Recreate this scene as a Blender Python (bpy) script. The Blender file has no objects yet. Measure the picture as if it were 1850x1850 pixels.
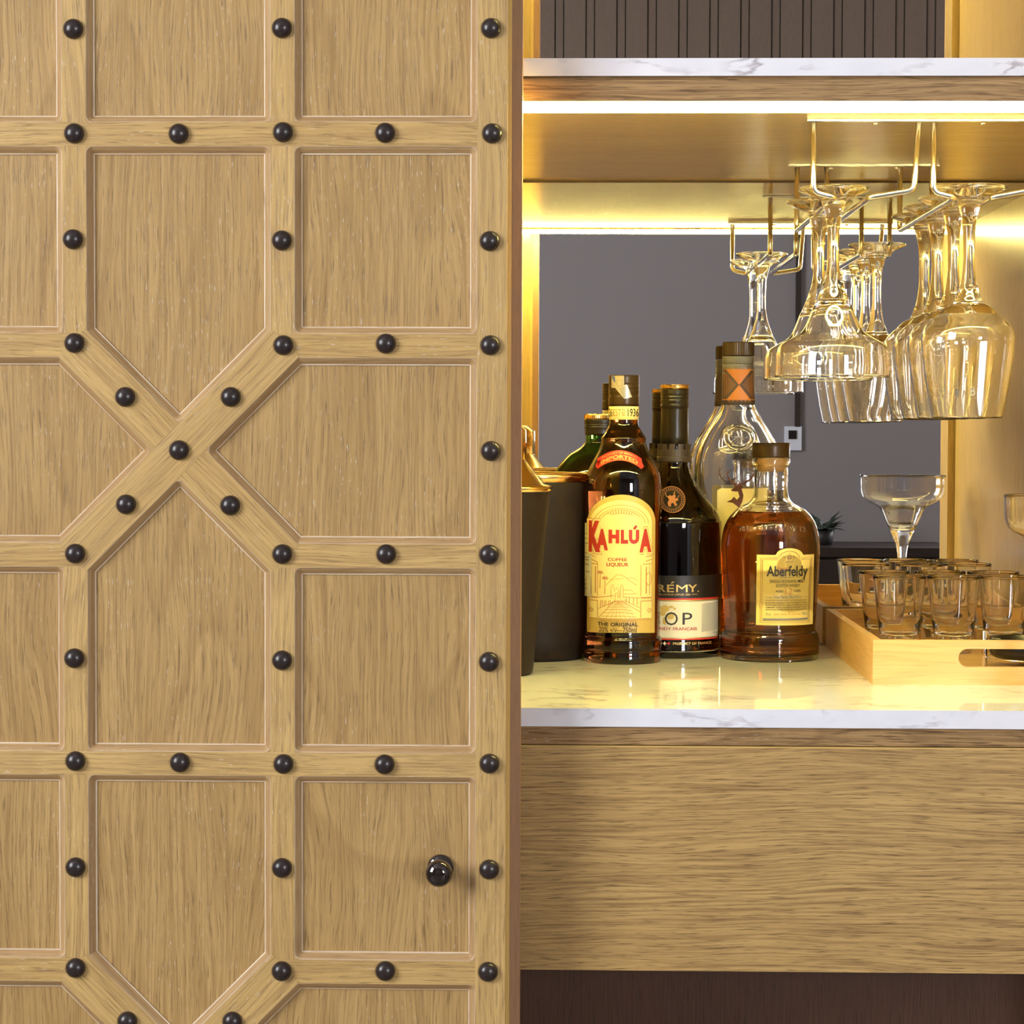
import bpy, bmesh, math, random
from mathutils import Vector, Matrix
from mathutils.geometry import tessellate_polygon

random.seed(7)
scene = bpy.context.scene
COL = scene.collection

# ------------------------------------------------------------------ camera
F = 4000.0                       # focal length in pixels of the 1850 px frame
CAMZ = 1.2
PSI, PHI, RHO = math.atan(93 / F), math.atan(140 / F), math.radians(0.18)
fw = Vector((-math.sin(PSI) * math.cos(PHI), math.cos(PSI) * math.cos(PHI), -math.sin(PHI)))
rt = Vector((math.cos(PSI), math.sin(PSI), 0))
up = rt.cross(fw)
rt, up = rt * math.cos(RHO) + up * math.sin(RHO), up * math.cos(RHO) - rt * math.sin(RHO)
cam_data = bpy.data.cameras.new('camera')
cam_data.sensor_width = 36
cam_data.lens = 36 * F / 1850
cam_data.clip_start = 0.05
cam = bpy.data.objects.new('camera', cam_data)
COL.objects.link(cam)
M = Matrix((rt, up, -fw)).transposed().to_4x4()
M.translation = (0, 0, CAMZ)
cam.matrix_world = M
scene.camera = cam

# ------------------------------------------------------------------ world, exposure, daylight
world = bpy.data.worlds.new('world')
scene.world = world
world.use_nodes = True
world.node_tree.nodes['Background'].inputs[0].default_value = (0.75, 0.8, 0.9, 1)
world.node_tree.nodes['Background'].inputs[1].default_value = 0.3
scene.view_settings.view_transform = 'Standard'
scene.view_settings.look = 'None'
scene.view_settings.gamma = 1
scene.view_settings.exposure = 0.0
cy = scene.cycles
cy.use_denoising = True
cy.max_bounces = 32
cy.diffuse_bounces = 4
cy.glossy_bounces = 8
cy.transmission_bounces = 32
cy.transparent_max_bounces = 16
cy.use_adaptive_sampling = True
cy.adaptive_threshold = 0.015
cy.sample_clamp_indirect = 20.0
cy.blur_glossy = 0.3
cy.caustics_reflective = True
cy.caustics_refractive = True


def area_light(name, loc, target, sx, sy, power, color):
    l = bpy.data.lights.new(name, 'AREA')
    l.shape = 'RECTANGLE'
    l.size, l.size_y = sx, sy
    l.energy = power
    l.color = color
    o = bpy.data.objects.new(name, l)
    COL.objects.link(o)
    o.location = loc
    d = Vector(target) - Vector(loc)
    o.rotation_euler = d.to_track_quat('-Z', 'Y').to_euler()
    return o


RX0, RX1, RY0, RY1, RZ1 = -2.3, 3.0, -3.0, 2.75, 3.1   # room extents
area_light('daylight_through_left_window', (RX0 + 0.04, -0.25, 1.95), (RX0 + 1, -0.25, 1.85), 1.5, 1.5, 128, (0.95, 0.96, 1.0))
area_light('daylight_through_rear_window', (2.16, RY0 + 0.04, 1.6), (2.16, RY0 + 1, 1.58), 0.8, 1.1, 98, (0.93, 0.95, 1.0))

# ------------------------------------------------------------------ calibration helpers


def W(px, py, Y):
    """world point on the plane y=Y seen at pixel (px,py) of the photograph"""
    d = fw * F + rt * (px - 925) + up * (925 - py)
    t = Y / d.y
    return Vector((d.x * t, Y, CAMZ + d.z * t))


def WX(px, py, Y):
    return W(px, py, Y).x


def WZ(px, py, Y):
    return W(px, py, Y).z


# ------------------------------------------------------------------ materials
MATS = {}


class NT:
    def __init__(s, name):
        s.m = bpy.data.materials.new(name)
        s.m.use_nodes = True
        s.t = s.m.node_tree
        s.b = s.t.nodes['Principled BSDF']
        MATS[name] = s.m

    def n(s, typ, **kw):
        nd = s.t.nodes.new(typ)
        for k, v in kw.items():
            if k.startswith('_'):
                nd.inputs[k[1:]].default_value = v
            else:
                setattr(nd, k, v)
        return nd

    def l(s, a, b):
        s.t.links.new(a, b)

    def noise(s, vec, scale, detail=2.0, rough=0.5, dist=0.0):
        mp = s.n('ShaderNodeVectorMath', operation='MULTIPLY')
        mp.inputs[1].default_value = scale if len(scale) == 3 else (scale[0], scale[1], 1)
        s.l(vec, mp.inputs[0])
        nz = s.n('ShaderNodeTexNoise')
        nz.inputs['Scale'].default_value = 1
        nz.inputs['Detail'].default_value = detail
        nz.inputs['Roughness'].default_value = rough
        nz.inputs['Distortion'].default_value = dist
        s.l(mp.outputs[0], nz.inputs['Vector'])
        return nz.outputs['Fac']

    def ramp(s, fac, stops):
        r = s.n('ShaderNodeValToRGB')
        els = r.color_ramp.elements
        while len(els) < len(stops):
            els.new(0.5)
        for e, (p, c) in zip(els, stops):
            e.position = p
            e.color = (c, c, c, 1) if not hasattr(c, '__len__') else (*c, 1)
        s.l(fac, r.inputs[0])
        return r.outputs[0]

    def mix(s, fac, a, b, mode='MIX'):
        mx = s.n('ShaderNodeMix', data_type='RGBA', blend_type=mode)
        for sock, v in ((mx.inputs[0], fac), (mx.inputs[6], a), (mx.inputs[7], b)):
            if hasattr(v, 'is_linked') or hasattr(v, 'node'):
                s.l(v, sock)
            elif hasattr(v, '__len__'):
                sock.default_value = (*v, 1)
            else:
                sock.default_value = v
        return mx.outputs[2]

    def math(s, op, a, b=0.0):
        mn = s.n('ShaderNodeMath', operation=op)
        for i, v in enumerate((a, b)):
            if hasattr(v, 'node'):
                s.l(v, mn.inputs[i])
            else:
                mn.inputs[i].default_value = v
        return mn.outputs[0]

    def bump(s, h, strength, dist=0.001):
        b = s.n('ShaderNodeBump')
        b.inputs['Strength'].default_value = strength
        b.inputs['Distance'].default_value = dist
        s.l(h, b.inputs['Height'])
        s.l(b.outputs[0], s.b.inputs['Normal'])


def plain(name, col, rough=0.5, metal=0.0, coat=0.0, spec=0.5, **kw):
    s = NT(name)
    s.b.inputs['Base Color'].default_value = (*col, 1)
    s.b.inputs['Roughness'].default_value = rough
    s.b.inputs['Metallic'].default_value = metal
    s.b.inputs['Coat Weight'].default_value = coat
    s.b.inputs['Specular IOR Level'].default_value = spec
    for k, v in kw.items():
        s.b.inputs[k.replace('_', ' ')].default_value = v
    return s.m


def wood(name, light, mid, dark, pore=0.5, ring=0.5, lime=0.0, rough=0.5, spec=0.4, bump=0.25, coat=0.0, fine=1.0, wave=0.03):
    """oak: u along the grain, v across it, both in metres"""
    s = NT(name)
    uv = s.n('ShaderNodeUVMap', uv_map='grain').outputs[0]
    warp = s.noise(uv, (3, 14), 2)
    wv = s.n('ShaderNodeVectorMath', operation='MULTIPLY')
    cx = s.n('ShaderNodeCombineXYZ')
    s.l(warp, cx.inputs[1])
    s.l(cx.outputs[0], wv.inputs[0])
    wv.inputs[1].default_value = (0, wave, 0)
    ad = s.n('ShaderNodeVectorMath', operation='ADD')
    s.l(uv, ad.inputs[0])
    s.l(wv.outputs[0], ad.inputs[1])
    vec = ad.outputs[0]
    broad = s.noise(vec, (1.5, 16), 2)
    rg = s.math('FRACT', s.math('MULTIPLY', s.noise(vec, (1.1, 8.5), 1, 0.4), 16.0))
    ringm = s.ramp(rg, [(0.0, 0.0), (0.55, 0.25), (0.9, 1.0), (1.0, 0.0)])
    streak = s.noise(vec, (9 * fine, 420 * fine), 3, 0.6)
    pores = s.noise(vec, (34 * fine, 950 * fine), 2, 0.6)
    c = s.mix(s.ramp(broad, [(0.3, 0.0), (0.7, 1.0)]), light, mid)
    c = s.mix(s.math('MULTIPLY', ringm, ring), c, dark)
    c = s.mix(s.math('MULTIPLY', s.ramp(streak, [(0.42, 0.0), (0.68, 1.0)]), pore), c, dark)
    pm = s.ramp(pores, [(0.56, 0.0), (0.66, 1.0)])
    c = s.mix(s.math('MULTIPLY', pm, pore * 0.9), c, tuple(x * 0.55 for x in dark))
    if lime:
        lm = s.ramp(s.noise(uv, (110, 1500), 1, 0.5), [(0.70, 0.0), (0.74, 1.0)])
        area = s.ramp(s.noise(uv, (7, 22), 2), [(0.42, 0.0), (0.6, 1.0)])
        c = s.mix(s.math('MULTIPLY', s.math('MULTIPLY', lm, area), lime), c, (0.75, 0.7, 0.62))
    s.l(c, s.b.inputs['Base Color'])
    s.b.inputs['Roughness'].default_value = rough
    s.b.inputs['Specular IOR Level'].default_value = spec
    s.b.inputs['Coat Weight'].default_value = coat
    s.b.inputs['Coat Roughness'].default_value = 0.25
    h = s.math('SUBTRACT', s.math('MULTIPLY', streak, -1.0), pm)
    s.bump(h, bump, 0.0006)
    return s.m


wood('oak_panel', (0.475, 0.305, 0.115), (0.42, 0.262, 0.092), (0.25, 0.14, 0.042), pore=0.72, ring=0.36, lime=0.8, rough=0.5, wave=0.045)
wood('oak_bar', (0.585, 0.39, 0.145), (0.50, 0.32, 0.108), (0.30, 0.175, 0.065), pore=0.66, ring=0.32, lime=0.8, rough=0.46)
wood('oak_moulding', (0.52, 0.345, 0.165), (0.45, 0.28, 0.125), (0.28, 0.155, 0.06), pore=0.5, ring=0.25, lime=0.9, rough=0.45)
wood('oak_limed_highlight', (0.78, 0.66, 0.50), (0.60, 0.44, 0.27), (0.33, 0.2, 0.1), pore=0.5, ring=0.2, lime=1.0, rough=0.55)  # lime residue and the moulding's edge highlight, both put into the colour
wood('oak_lip', (0.37, 0.21, 0.105), (0.34, 0.19, 0.09), (0.27, 0.14, 0.065), pore=0.4, ring=0.05, rough=0.5, fine=1.5)
wood('oak_lit_line', (0.66, 0.44, 0.13), (0.6, 0.39, 0.11), (0.5, 0.3, 0.09), pore=0.2, ring=0.05, rough=0.4)  # paler oak: light on thin edges put into the colour
wood('oak_drawer', (0.52, 0.335, 0.115), (0.46, 0.285, 0.095), (0.21, 0.11, 0.032), pore=0.85, ring=0.16, rough=0.5, fine=1.05, wave=0.03)
wood('oak_fascia', (0.45, 0.285, 0.12), (0.37, 0.22, 0.085), (0.15, 0.075, 0.028), pore=0.8, ring=0.3, rough=0.55, fine=1.0)
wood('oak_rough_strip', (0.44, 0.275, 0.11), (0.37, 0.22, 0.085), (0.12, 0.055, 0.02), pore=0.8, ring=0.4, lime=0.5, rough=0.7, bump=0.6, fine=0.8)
wood('oak_interior', (0.56, 0.385, 0.135), (0.52, 0.35, 0.115), (0.39, 0.24, 0.07), pore=0.4, ring=0.06, rough=0.24, spec=0.5, bump=0.06, fine=1.0)
wood('dark_veneer', (0.10, 0.038, 0.015), (0.085, 0.032, 0.012), (0.045, 0.018, 0.008), pore=0.5, ring=0.1, rough=0.5)
wood('bamboo', (0.72, 0.46, 0.17), (0.66, 0.4, 0.14), (0.48, 0.26, 0.075), pore=0.3, ring=0.3, rough=0.38, bump=0.05, fine=0.55)
wood('wall_plank', (0.22, 0.16, 0.12), (0.21, 0.15, 0.112), (0.15, 0.105, 0.075), pore=0.4, ring=0.1, rough=0.6)
wood('console_wood', (0.03, 0.018, 0.013), (0.026, 0.016, 0.012), (0.015, 0.01, 0.008), pore=0.4, ring=0.1, rough=0.4)

plain('stud_black', (0.016, 0.011, 0.010), 0.3, 0.0, spec=0.6)
s_ = NT('stud_worn')
geo_ = s_.n('ShaderNodeTexCoord').outputs['Object']
wear_ = s_.ramp(s_.noise(geo_, (260, 260, 260), 3), [(0.60, 0.0), (0.75, 1.0)])
s_.l(s_.mix(wear_, (0.024, 0.016, 0.015), (0.07, 0.05, 0.045)), s_.b.inputs['Base Color'])
s_.l(s_.ramp(wear_, [(0, 0.28), (1, 0.5)]), s_.b.inputs['Roughness'])
plain('knob_glaze', (0.012, 0.006, 0.005), 0.06, spec=0.7, coat=0.6)
plain('mirror_glass', (0.80, 0.79, 0.79), 0.0, 1.0)
plain('brass', (0.80, 0.55, 0.20), 0.18, 1.0)
plain('chrome', (0.86, 0.84, 0.80), 0.18, 1.0)
plain('dark_metal', (0.022, 0.015, 0.012), 0.5, 0.0, spec=0.12)
plain('black_plastic', (0.012, 0.010, 0.009), 0.25)
plain('cap_brown', (0.05, 0.028, 0.010), 0.3, 0.3)
plain('cap_black', (0.02, 0.015, 0.009), 0.3, 0.2)
plain('gold_foil', (0.75, 0.5, 0.16), 0.25, 1.0)
plain('cork', (0.45, 0.25, 0.09), 0.7)
plain('grey_foil', (0.14, 0.14, 0.15), 0.45, 0.2)
plain('mauve_paper', (0.075, 0.05, 0.055), 0.5)
plain('collar_plastic', (0.055, 0.038, 0.026), 0.45)
plain('label_cream', (0.86, 0.72, 0.30), 0.5)
plain('label_gold', (0.62, 0.43, 0.12), 0.4)
plain('label_yellow', (0.84, 0.68, 0.20), 0.5)
plain('label_white', (0.78, 0.72, 0.56), 0.5)
plain('label_black', (0.012, 0.010, 0.008), 0.4)
plain('sticker_white', (0.7, 0.66, 0.52), 0.5)
plain('ink_black', (0.02, 0.016, 0.012), 0.5)
plain('ink_red', (0.45, 0.03, 0.02), 0.5)
plain('ink_brown', (0.33, 0.12, 0.03), 0.5)
plain('ink_gold', (0.72, 0.5, 0.18), 0.35, 0.6)
plain('ink_orange', (0.50, 0.17, 0.035), 0.45)
plain('ink_stag', (0.11, 0.03, 0.012), 0.4)
plain('ink_rust', (0.5, 0.2, 0.07), 0.5)
plain('ribbon_red', (0.62, 0.035, 0.03), 0.45)
plain('ink_blue', (0.05, 0.12, 0.35), 0.4)
plain('ink_grey', (0.25, 0.24, 0.22), 0.5)
plain('stamp_foil', (0.55, 0.52, 0.42), 0.3, 0.6)
plain('wall_paint', (0.27, 0.245, 0.245), 0.7)
plain('ceiling_paint', (0.45, 0.44, 0.43), 0.8)
plain('floor_stone', (0.16, 0.14, 0.12), 0.5)
plain('window_frame_paint', (0.6, 0.6, 0.6), 0.5)
plain('conduit', (0.03, 0.02, 0.016), 0.5)
plain('white_plastic', (0.75, 0.78, 0.85), 0.35)
plain('leaf', (0.02, 0.03, 0.018), 0.5)
plain('pot', (0.03, 0.026, 0.024), 0.5)
plain('aluminium', (0.7, 0.68, 0.62), 0.3, 1.0)


def glass(name, col=(1, 1, 1), ior=1.5, rough=0.0):
    s = NT(name)
    s.b.inputs['Base Color'].default_value = (*col, 1)
    s.b.inputs['Transmission Weight'].default_value = 1
    s.b.inputs['Roughness'].default_value = rough
    s.b.inputs['IOR'].default_value = ior
    return s.m


glass('clear_glass', (0.99, 0.99, 0.98))
glass('bottle_glass', (0.97, 0.97, 0.95))
glass('whisky', (0.60, 0.20, 0.045), 1.36)
glass('pale_whisky', (0.80, 0.55, 0.2), 1.36)
glass('coffee_bottle', (0.30, 0.085, 0.02), 1.5)
glass('dark_bottle', (0.09, 0.035, 0.012), 1.5)
glass('green_bottle_glass', (0.10, 0.34, 0.03), 1.5)
glass('window_glass', (1, 1, 1))

s_ = NT('led_diffuser')
s_.b.inputs['Base Color'].default_value = (0.9, 0.85, 0.7, 1)
s_.b.inputs['Emission Color'].default_value = (1.0, 0.87, 0.27, 1)
s_.b.inputs['Emission Strength'].default_value = 150.0

s_ = NT('marble')
tc_ = s_.n('ShaderNodeTexCoord').outputs['Object']
n1_ = s_.noise(tc_, (7, 11, 22), 5, 0.6, 0.4)
v1_ = s_.ramp(s_.math('ABSOLUTE', s_.math('SUBTRACT', n1_, 0.5)), [(0.0, 1.0), (0.03, 0.0)])
ar_ = s_.ramp(s_.noise(tc_, (16, 8, 20), 3), [(0.45, 0.0), (0.62, 1.0)])
cl_ = s_.ramp(s_.noise(tc_, (22, 7, 40), 4), [(0.4, 0.0), (0.8, 1.0)])
cc_ = s_.mix(s_.math('MULTIPLY', cl_, 0.5), (0.80, 0.80, 0.84), (0.63, 0.63, 0.71))
cc_ = s_.mix(s_.math('MULTIPLY', s_.math('MULTIPLY', v1_, ar_), 0.65), cc_, (0.24, 0.19, 0.21))
s_.l(cc_, s_.b.inputs['Base Color'])
s_.b.inputs['Roughness'].default_value = 0.035

# ------------------------------------------------------------------ mesh helpers


class MB:
    """collects polygons with a grain uv and a material index"""

    def __init__(s):
        s.v, s.f, s.uv, s.mi, s.sm = [], [], [], [], []

    def face(s, pts, uvs=None, mi=0, smooth=False):
        i0 = len(s.v)
        s.v.extend([tuple(p) for p in pts])
        s.f.append(tuple(range(i0, i0 + len(pts))))
        s.uv.append(uvs if uvs else [(0, 0)] * len(pts))
        s.mi.append(mi)
        s.sm.append(smooth)

    def box(s, lo, hi, grain=0, off=None, mi=0):
        off = off or (random.random() * 9, random.random() * 9)
        x0, y0, z0 = lo
        x1, y1, z1 = hi
        P = [(x0, y0, z0), (x1, y0, z0), (x1, y1, z0), (x0, y1, z0), (x0, y0, z1), (x1, y0, z1), (x1, y1, z1), (x0, y1, z1)]
        for q in ((0, 3, 2, 1), (4, 5, 6, 7), (0, 1, 5, 4), (2, 3, 7, 6), (1, 2, 6, 5), (3, 0, 4, 7)):
            pts = [P[i] for i in q]
            uvs = []
            for p in pts:
                o = [p[k] for k in range(3) if k != grain]
                uvs.append((p[grain] + off[0], o[0] + o[1] + off[1]))
            s.face(pts, uvs, mi)

    def prism(s, poly, y0, y1, gdir=(0, 1), off=None, mi=0, bevel=0.0):
        """convex or concave polygon in XZ extruded from y0 (front) to y1"""
        off = off or (random.random() * 9, random.random() * 9)
        gx, gz = gdir

        def uv(p):
            return (p[0] * gx + p[2] * gz + off[0], -p[0] * gz + p[2] * gx + p[1] + off[1])
        a = sum(poly[i][0] * poly[(i + 1) % len(poly)][1] - poly[(i + 1) % len(poly)][0] * poly[i][1] for i in range(len(poly)))
        if a < 0:
            poly = poly[::-1]
        fr = [(p[0], y0, p[1]) for p in poly]
        bk = [(p[0], y1, p[1]) for p in poly]
        s.face(fr, [uv(p) for p in fr], mi)
        s.face(bk[::-1], [uv(p) for p in bk[::-1]], mi)
        for i in range(len(poly)):
            j = (i + 1) % len(poly)
            q = [fr[j], fr[i], bk[i], bk[j]]
            s.face(q, [uv(p) for p in q], mi)

    def tube(s, path, r, n=12, closed=False, caps=True):
        path = [Vector(p) for p in path]
        rings = []
        N = len(path)
        prev = None
        for i, p in enumerate(path):
            if closed:
                t = (path[(i + 1) % N] - path[i - 1]).normalized()
            else:
                t = (path[min(i + 1, N - 1)] - path[max(i - 1, 0)]).normalized()
            if prev is None:
                a = Vector((0, 0, 1)) if abs(t.z) < 0.9 else Vector((1, 0, 0))
                nx = t.cross(a).normalized()
            else:
                nx = (prev - t * prev.dot(t)).normalized()
            prev = nx
            ny = t.cross(nx)
            rings.append([p + (nx * math.cos(2 * math.pi * k / n) + ny * math.sin(2 * math.pi * k / n)) * r for k in range(n)])
        M_ = N if closed else N - 1
        for i in range(M_):
            A, B = rings[i], rings[(i + 1) % N]
            for k in range(n):
                s.face([A[k], A[(k + 1) % n], B[(k + 1) % n], B[k]], smooth=True)
        if not closed and caps:
            s.face(rings[0][::-1])
            s.face(rings[-1])

    def lathe(s, prof, n=64, sx=1.0, sy=1.0, mis=None, smooth=True):
        """profile of (r, z) turned about z; travels up the outside first for outward normals"""
        for i in range(len(prof) - 1):
            (r0, z0), (r1, z1) = prof[i], prof[i + 1]
            for k in range(n):
                a0, a1 = 2 * math.pi * k / n, 2 * math.pi * (k + 1) / n
                c0, s0, c1, s1 = math.cos(a0), math.sin(a0), math.cos(a1), math.sin(a1)
                A = (r0 * c0 * sx, r0 * s0 * sy, z0)
                B = (r0 * c1 * sx, r0 * s1 * sy, z0)
                C = (r1 * c1 * sx, r1 * s1 * sy, z1)
                D = (r1 * c0 * sx, r1 * s0 * sy, z1)
                if r0 < 1e-7:
                    s.face([A, C, D], smooth=smooth)
                elif r1 < 1e-7:
                    s.face([A, B, C], smooth=smooth)
                else:
                    s.face([A, B, C, D], smooth=smooth)

    def build(s, name, mats, parent=None, loc=(0, 0, 0), weld=True):
        me = bpy.data.meshes.new(name)
        me.from_pydata(s.v, [], s.f)
        uvl = me.uv_layers.new(name='grain')
        flat = [c for f in s.uv for p in f for c in p]
        uvl.data.foreach_set('uv', flat)
        me.polygons.foreach_set('material_index', s.mi)
        me.polygons.foreach_set('use_smooth', s.sm)
        for m in (mats if isinstance(mats, (list, tuple)) else [mats]):
            me.materials.append(MATS[m])
        if weld:
            b = bmesh.new()
            b.from_mesh(me)
            bmesh.ops.remove_doubles(b, verts=b.verts, dist=1e-6)
            b.to_mesh(me)
            b.free()
        me.update()
        o = bpy.data.objects.new(name, me)
        COL.objects.link(o)
        o.location = loc
        if parent:
            o.parent = parent
        return o


def tag(o, label, cat, group=None, kind=None):
    o['label'] = label
    o['category'] = cat
    if group:
        o['group'] = group
    if kind:
        o['kind'] = kind
    return o


def empty(name, loc=(0, 0, 0)):
    o = bpy.data.objects.new(name, None)
    o.empty_display_size = 0.02
    COL.objects.link(o)
    o.location = loc
    return o


def box_obj(name, lo, hi, mat, parent=None, grain=0):
    b = MB()
    b.box(lo, hi, grain)
    return b.build(name, mat, parent)


def struct(o):
    o['kind'] = 'structure'
    return o


def catmull(pts, n=6):
    """smooth curve through (r,z[,corner]) points; a third item marks a sharp corner"""
    out = []
    P = [tuple(p[:2]) for p in pts]
    cor = [len(p) > 2 for p in pts]
    for i in range(len(P) - 1):
        p1, p2 = P[i], P[i + 1]
        p0 = P[i - 1] if i > 0 and not cor[i] else (2 * p1[0] - p2[0], 2 * p1[1] - p2[1])
        p3 = P[i + 2] if i + 2 < len(P) and not cor[i + 1] else (2 * p2[0] - p1[0], 2 * p2[1] - p1[1])
        for k in range(n):
            t = k / n
            out.append(tuple(0.5 * ((2 * p1[j]) + (-p0[j] + p2[j]) * t + (2 * p0[j] - 5 * p1[j] + 4 * p2[j] - p3[j]) * t * t + (-p0[j] + 3 * p1[j] - 3 * p2[j] + p3[j]) * t ** 3) for j in (0, 1)))
    out.append(P[-1])
    return [(max(0.0, r), z) for r, z in out]


# ------------------------------------------------------------------ planes of the cabinet
YF = 1.84          # front of marble and drawer
YM = 2.41          # face of the back mirror
YD = 1.775         # front face of the door's lattice
CX0, CX1 = -0.36, 0.5245   # inside of the cabinet, left and right
ZC = WZ(1100, 1280, YF)    # top of the lower marble
ZU = WZ(1100, 183, YF)     # underside of the upper shelf
Z_MB = WZ(1100, 1313, YF)
Z_UMT = WZ(1100, 105, YF)
Z_UMB = WZ(1100, 137, YF)
Z_FT = WZ(1100, 144.5, YF)
Z_S0, Z_S1 = WZ(1100, 1315, YF), WZ(1100, 1346, YF)
Z_D0, Z_D1 = WZ(1100, 1349.5, YF), WZ(1100, 1753, YF)

# ------------------------------------------------------------------ room shell
struct(box_obj('floor', (RX0 - .1, RY0 - .1, -0.1), (RX1 + .1, RY1 + .1, 0), 'floor_stone'))
struct(box_obj('ceiling', (RX0 - .1, RY0 - .1, RZ1), (RX1 + .1, RY1 + .1, RZ1 + .1), 'ceiling_paint'))
WX0, WX1, WZ0_, WZ1_ = 1.71, 2.61, 1.0, 2.16     # opening of the rear window
b = MB()
b.box((RX0 - .1, RY0 - .1, 0), (WX0, RY0, RZ1))
b.box((WX1, RY0 - .1, 0), (RX1 + .1, RY0, RZ1))
b.box((WX0, RY0 - .1, 0), (WX1, RY0, WZ0_))
b.box((WX0, RY0 - .1, WZ1_), (WX1, RY0, RZ1))
wall_rear = struct(b.build('wall_rear', 'wall_paint'))
w_ = struct(empty('window_2', ((WX0 + WX1) / 2, RY0 - .05, WZ0_)))
for nm_, lo_, hi_ in (('frame_bottom', (-.45, -.02, 0), (.45, .02, .05)), ('frame_top', (-.45, -.02, 1.11), (.45, .02, 1.16)),
                      ('frame_side', (-.45, -.02, .05), (-.40, .02, 1.11)), ('frame_side', (.40, -.02, .05), (.45, .02, 1.11)),
                      ('pane', (-.40, -.003, .05), (.40, .003, 1.11))):
    b = MB()
    b.box(lo_, hi_)
    b.build(nm_, 'window_glass' if nm_ == 'pane' else 'window_frame_paint', w_)
struct(box_obj('wall_front', (RX0 - .1, RY1, 0), (RX1 + .1, RY1 + .1, RZ1), 'wall_paint'))


def wall_with_window(name, x0, x1, wy0, wy1, wz0, wz1, wname):
    b = MB()
    b.box((x0, RY0, 0), (x1, RY1, wz0))
    b.box((x0, RY0, wz1), (x1, RY1, RZ1))
    b.box((x0, RY0, wz0), (x1, wy0, wz1))
    b.box((x0, wy1, wz0), (x1, RY1, wz1))
    struct(b.build(name, 'wall_paint'))
    w = struct(empty(wname, ((x0 + x1) / 2, (wy0 + wy1) / 2, wz0)))
    xm = (x0 + x1) / 2
    ox, oy, oz = w.location

    def part(nm, lo, hi, mat):
        q = MB()
        q.box(tuple(a - c for a, c in zip(lo, (ox, oy, oz))), tuple(a - c for a, c in zip(hi, (ox, oy, oz))))
        return q.build(nm, mat, w)
    t = 0.05
    part('frame_bottom', (xm - .02, wy0, wz0), (xm + .02, wy1, wz0 + t), 'window_frame_paint')
    part('frame_top', (xm - .02, wy0, wz1 - t), (xm + .02, wy1, wz1), 'window_frame_paint')
    part('frame_side', (xm - .02, wy0, wz0 + t), (xm + .02, wy0 + t, wz1 - t), 'window_frame_paint')
    part('frame_side', (xm - .02, wy1 - t, wz0 + t), (xm + .02, wy1, wz1 - t), 'window_frame_paint')
    part('pane', (xm - .003, wy0 + t, wz0 + t), (xm + .003, wy1 - t, wz1 - t), 'window_glass')


wall_with_window('wall_left', RX0 - .1, RX0, -1.05, 0.55, 1.15, 2.75, 'window_1')
struct(box_obj('wall_right', (RX1, RY0, 0), (RX1 + .1, RY1, RZ1), 'wall_paint'))

# boarded frieze high on the rear wall, seen in the upper mirror
pitch = 0.108
x = -0.55
while x < 2.1:
    b = MB()
    b.box((x + .006, RY0, 2.22), (x + pitch - .028, RY0 + .018, RZ1 - .002), 2)
    b.build('plank', 'wall_plank', wall_rear)
    b = MB()
    b.box((x + pitch - .024, RY0, 2.22), (x + pitch + .002, RY0 + .012, RZ1 - .002), 2)
    b.build('cover_strip', 'wall_plank', wall_rear)
    x += pitch
box_obj('picture_rail', (-0.6, RY0, 2.185), (2.2, RY0 + .03, 2.22), 'wall_plank', wall_rear)

# cable duct and switch box on the rear wall, seen in the mirror
YV = 2 * YM - RY0
xd = WX(1441, 650, YV)
tag(box_obj('cable_duct', (xd - .009, RY0, WZ(1441, 771, YV)), (xd + .009, RY0 + .016, 2.18), 'conduit', None, 2),
    'thin dark cable duct running down the rear wall, reflected in the mirror', 'cable duct')
sw = empty('wall_switch', (WX(1432, 792, YV), RY0, WZ(1432, 792, YV)))
b = MB(); b.box((-.03, 0, -.042), (.03, .014, .042)); b.build('plate', 'white_plastic', sw)
b = MB(); b.box((-.016, .014, -.002), (.012, .018, .028)); b.build('rocker', 'black_plastic', sw)
tag(sw, 'small white wall switch with dark rocker reflected in the mirror', 'switch')

# console with leafy plant by the rear wall
cs = empty('console_table', (1.02, RY0 + .28, 0))
zt = WZ(1560, 990, 2 * YM - (RY0 + .5))
b = MB(); b.box((-.42, -.22, zt - .03), (.28, .22, zt)); b.build('tabletop', 'console_wood', cs)
for dx in (-.42, -.075):
    b = MB(); b.box((dx + .005, .19, .1), (dx + .345, .212, zt - .04)); d_ = b.build('cabinet_front', 'console_wood', cs)
b = MB(); b.box((-.41, -.21, .06), (.27, .188, zt - .03)); b.build('body', 'console_wood', cs)
for dx in (-.4, .24):
    for dy in (-.2, .17):
        b = MB(); b.box((dx, dy, 0), (dx + .03, dy + .03, .06)); b.build('leg', 'console_wood', cs)
tag(cs, 'dark low console table by the rear wall, reflected beside the shot glasses', 'console')
pl = empty('potted_plant', (0.88, RY0 + .3, zt))
b = MB(); b.lathe([(0, 0), (.03, 0), (.04, .05), (.036, .05), (.03, .01), (0, .01)], 24); b.build('pot', 'pot', pl)
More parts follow.
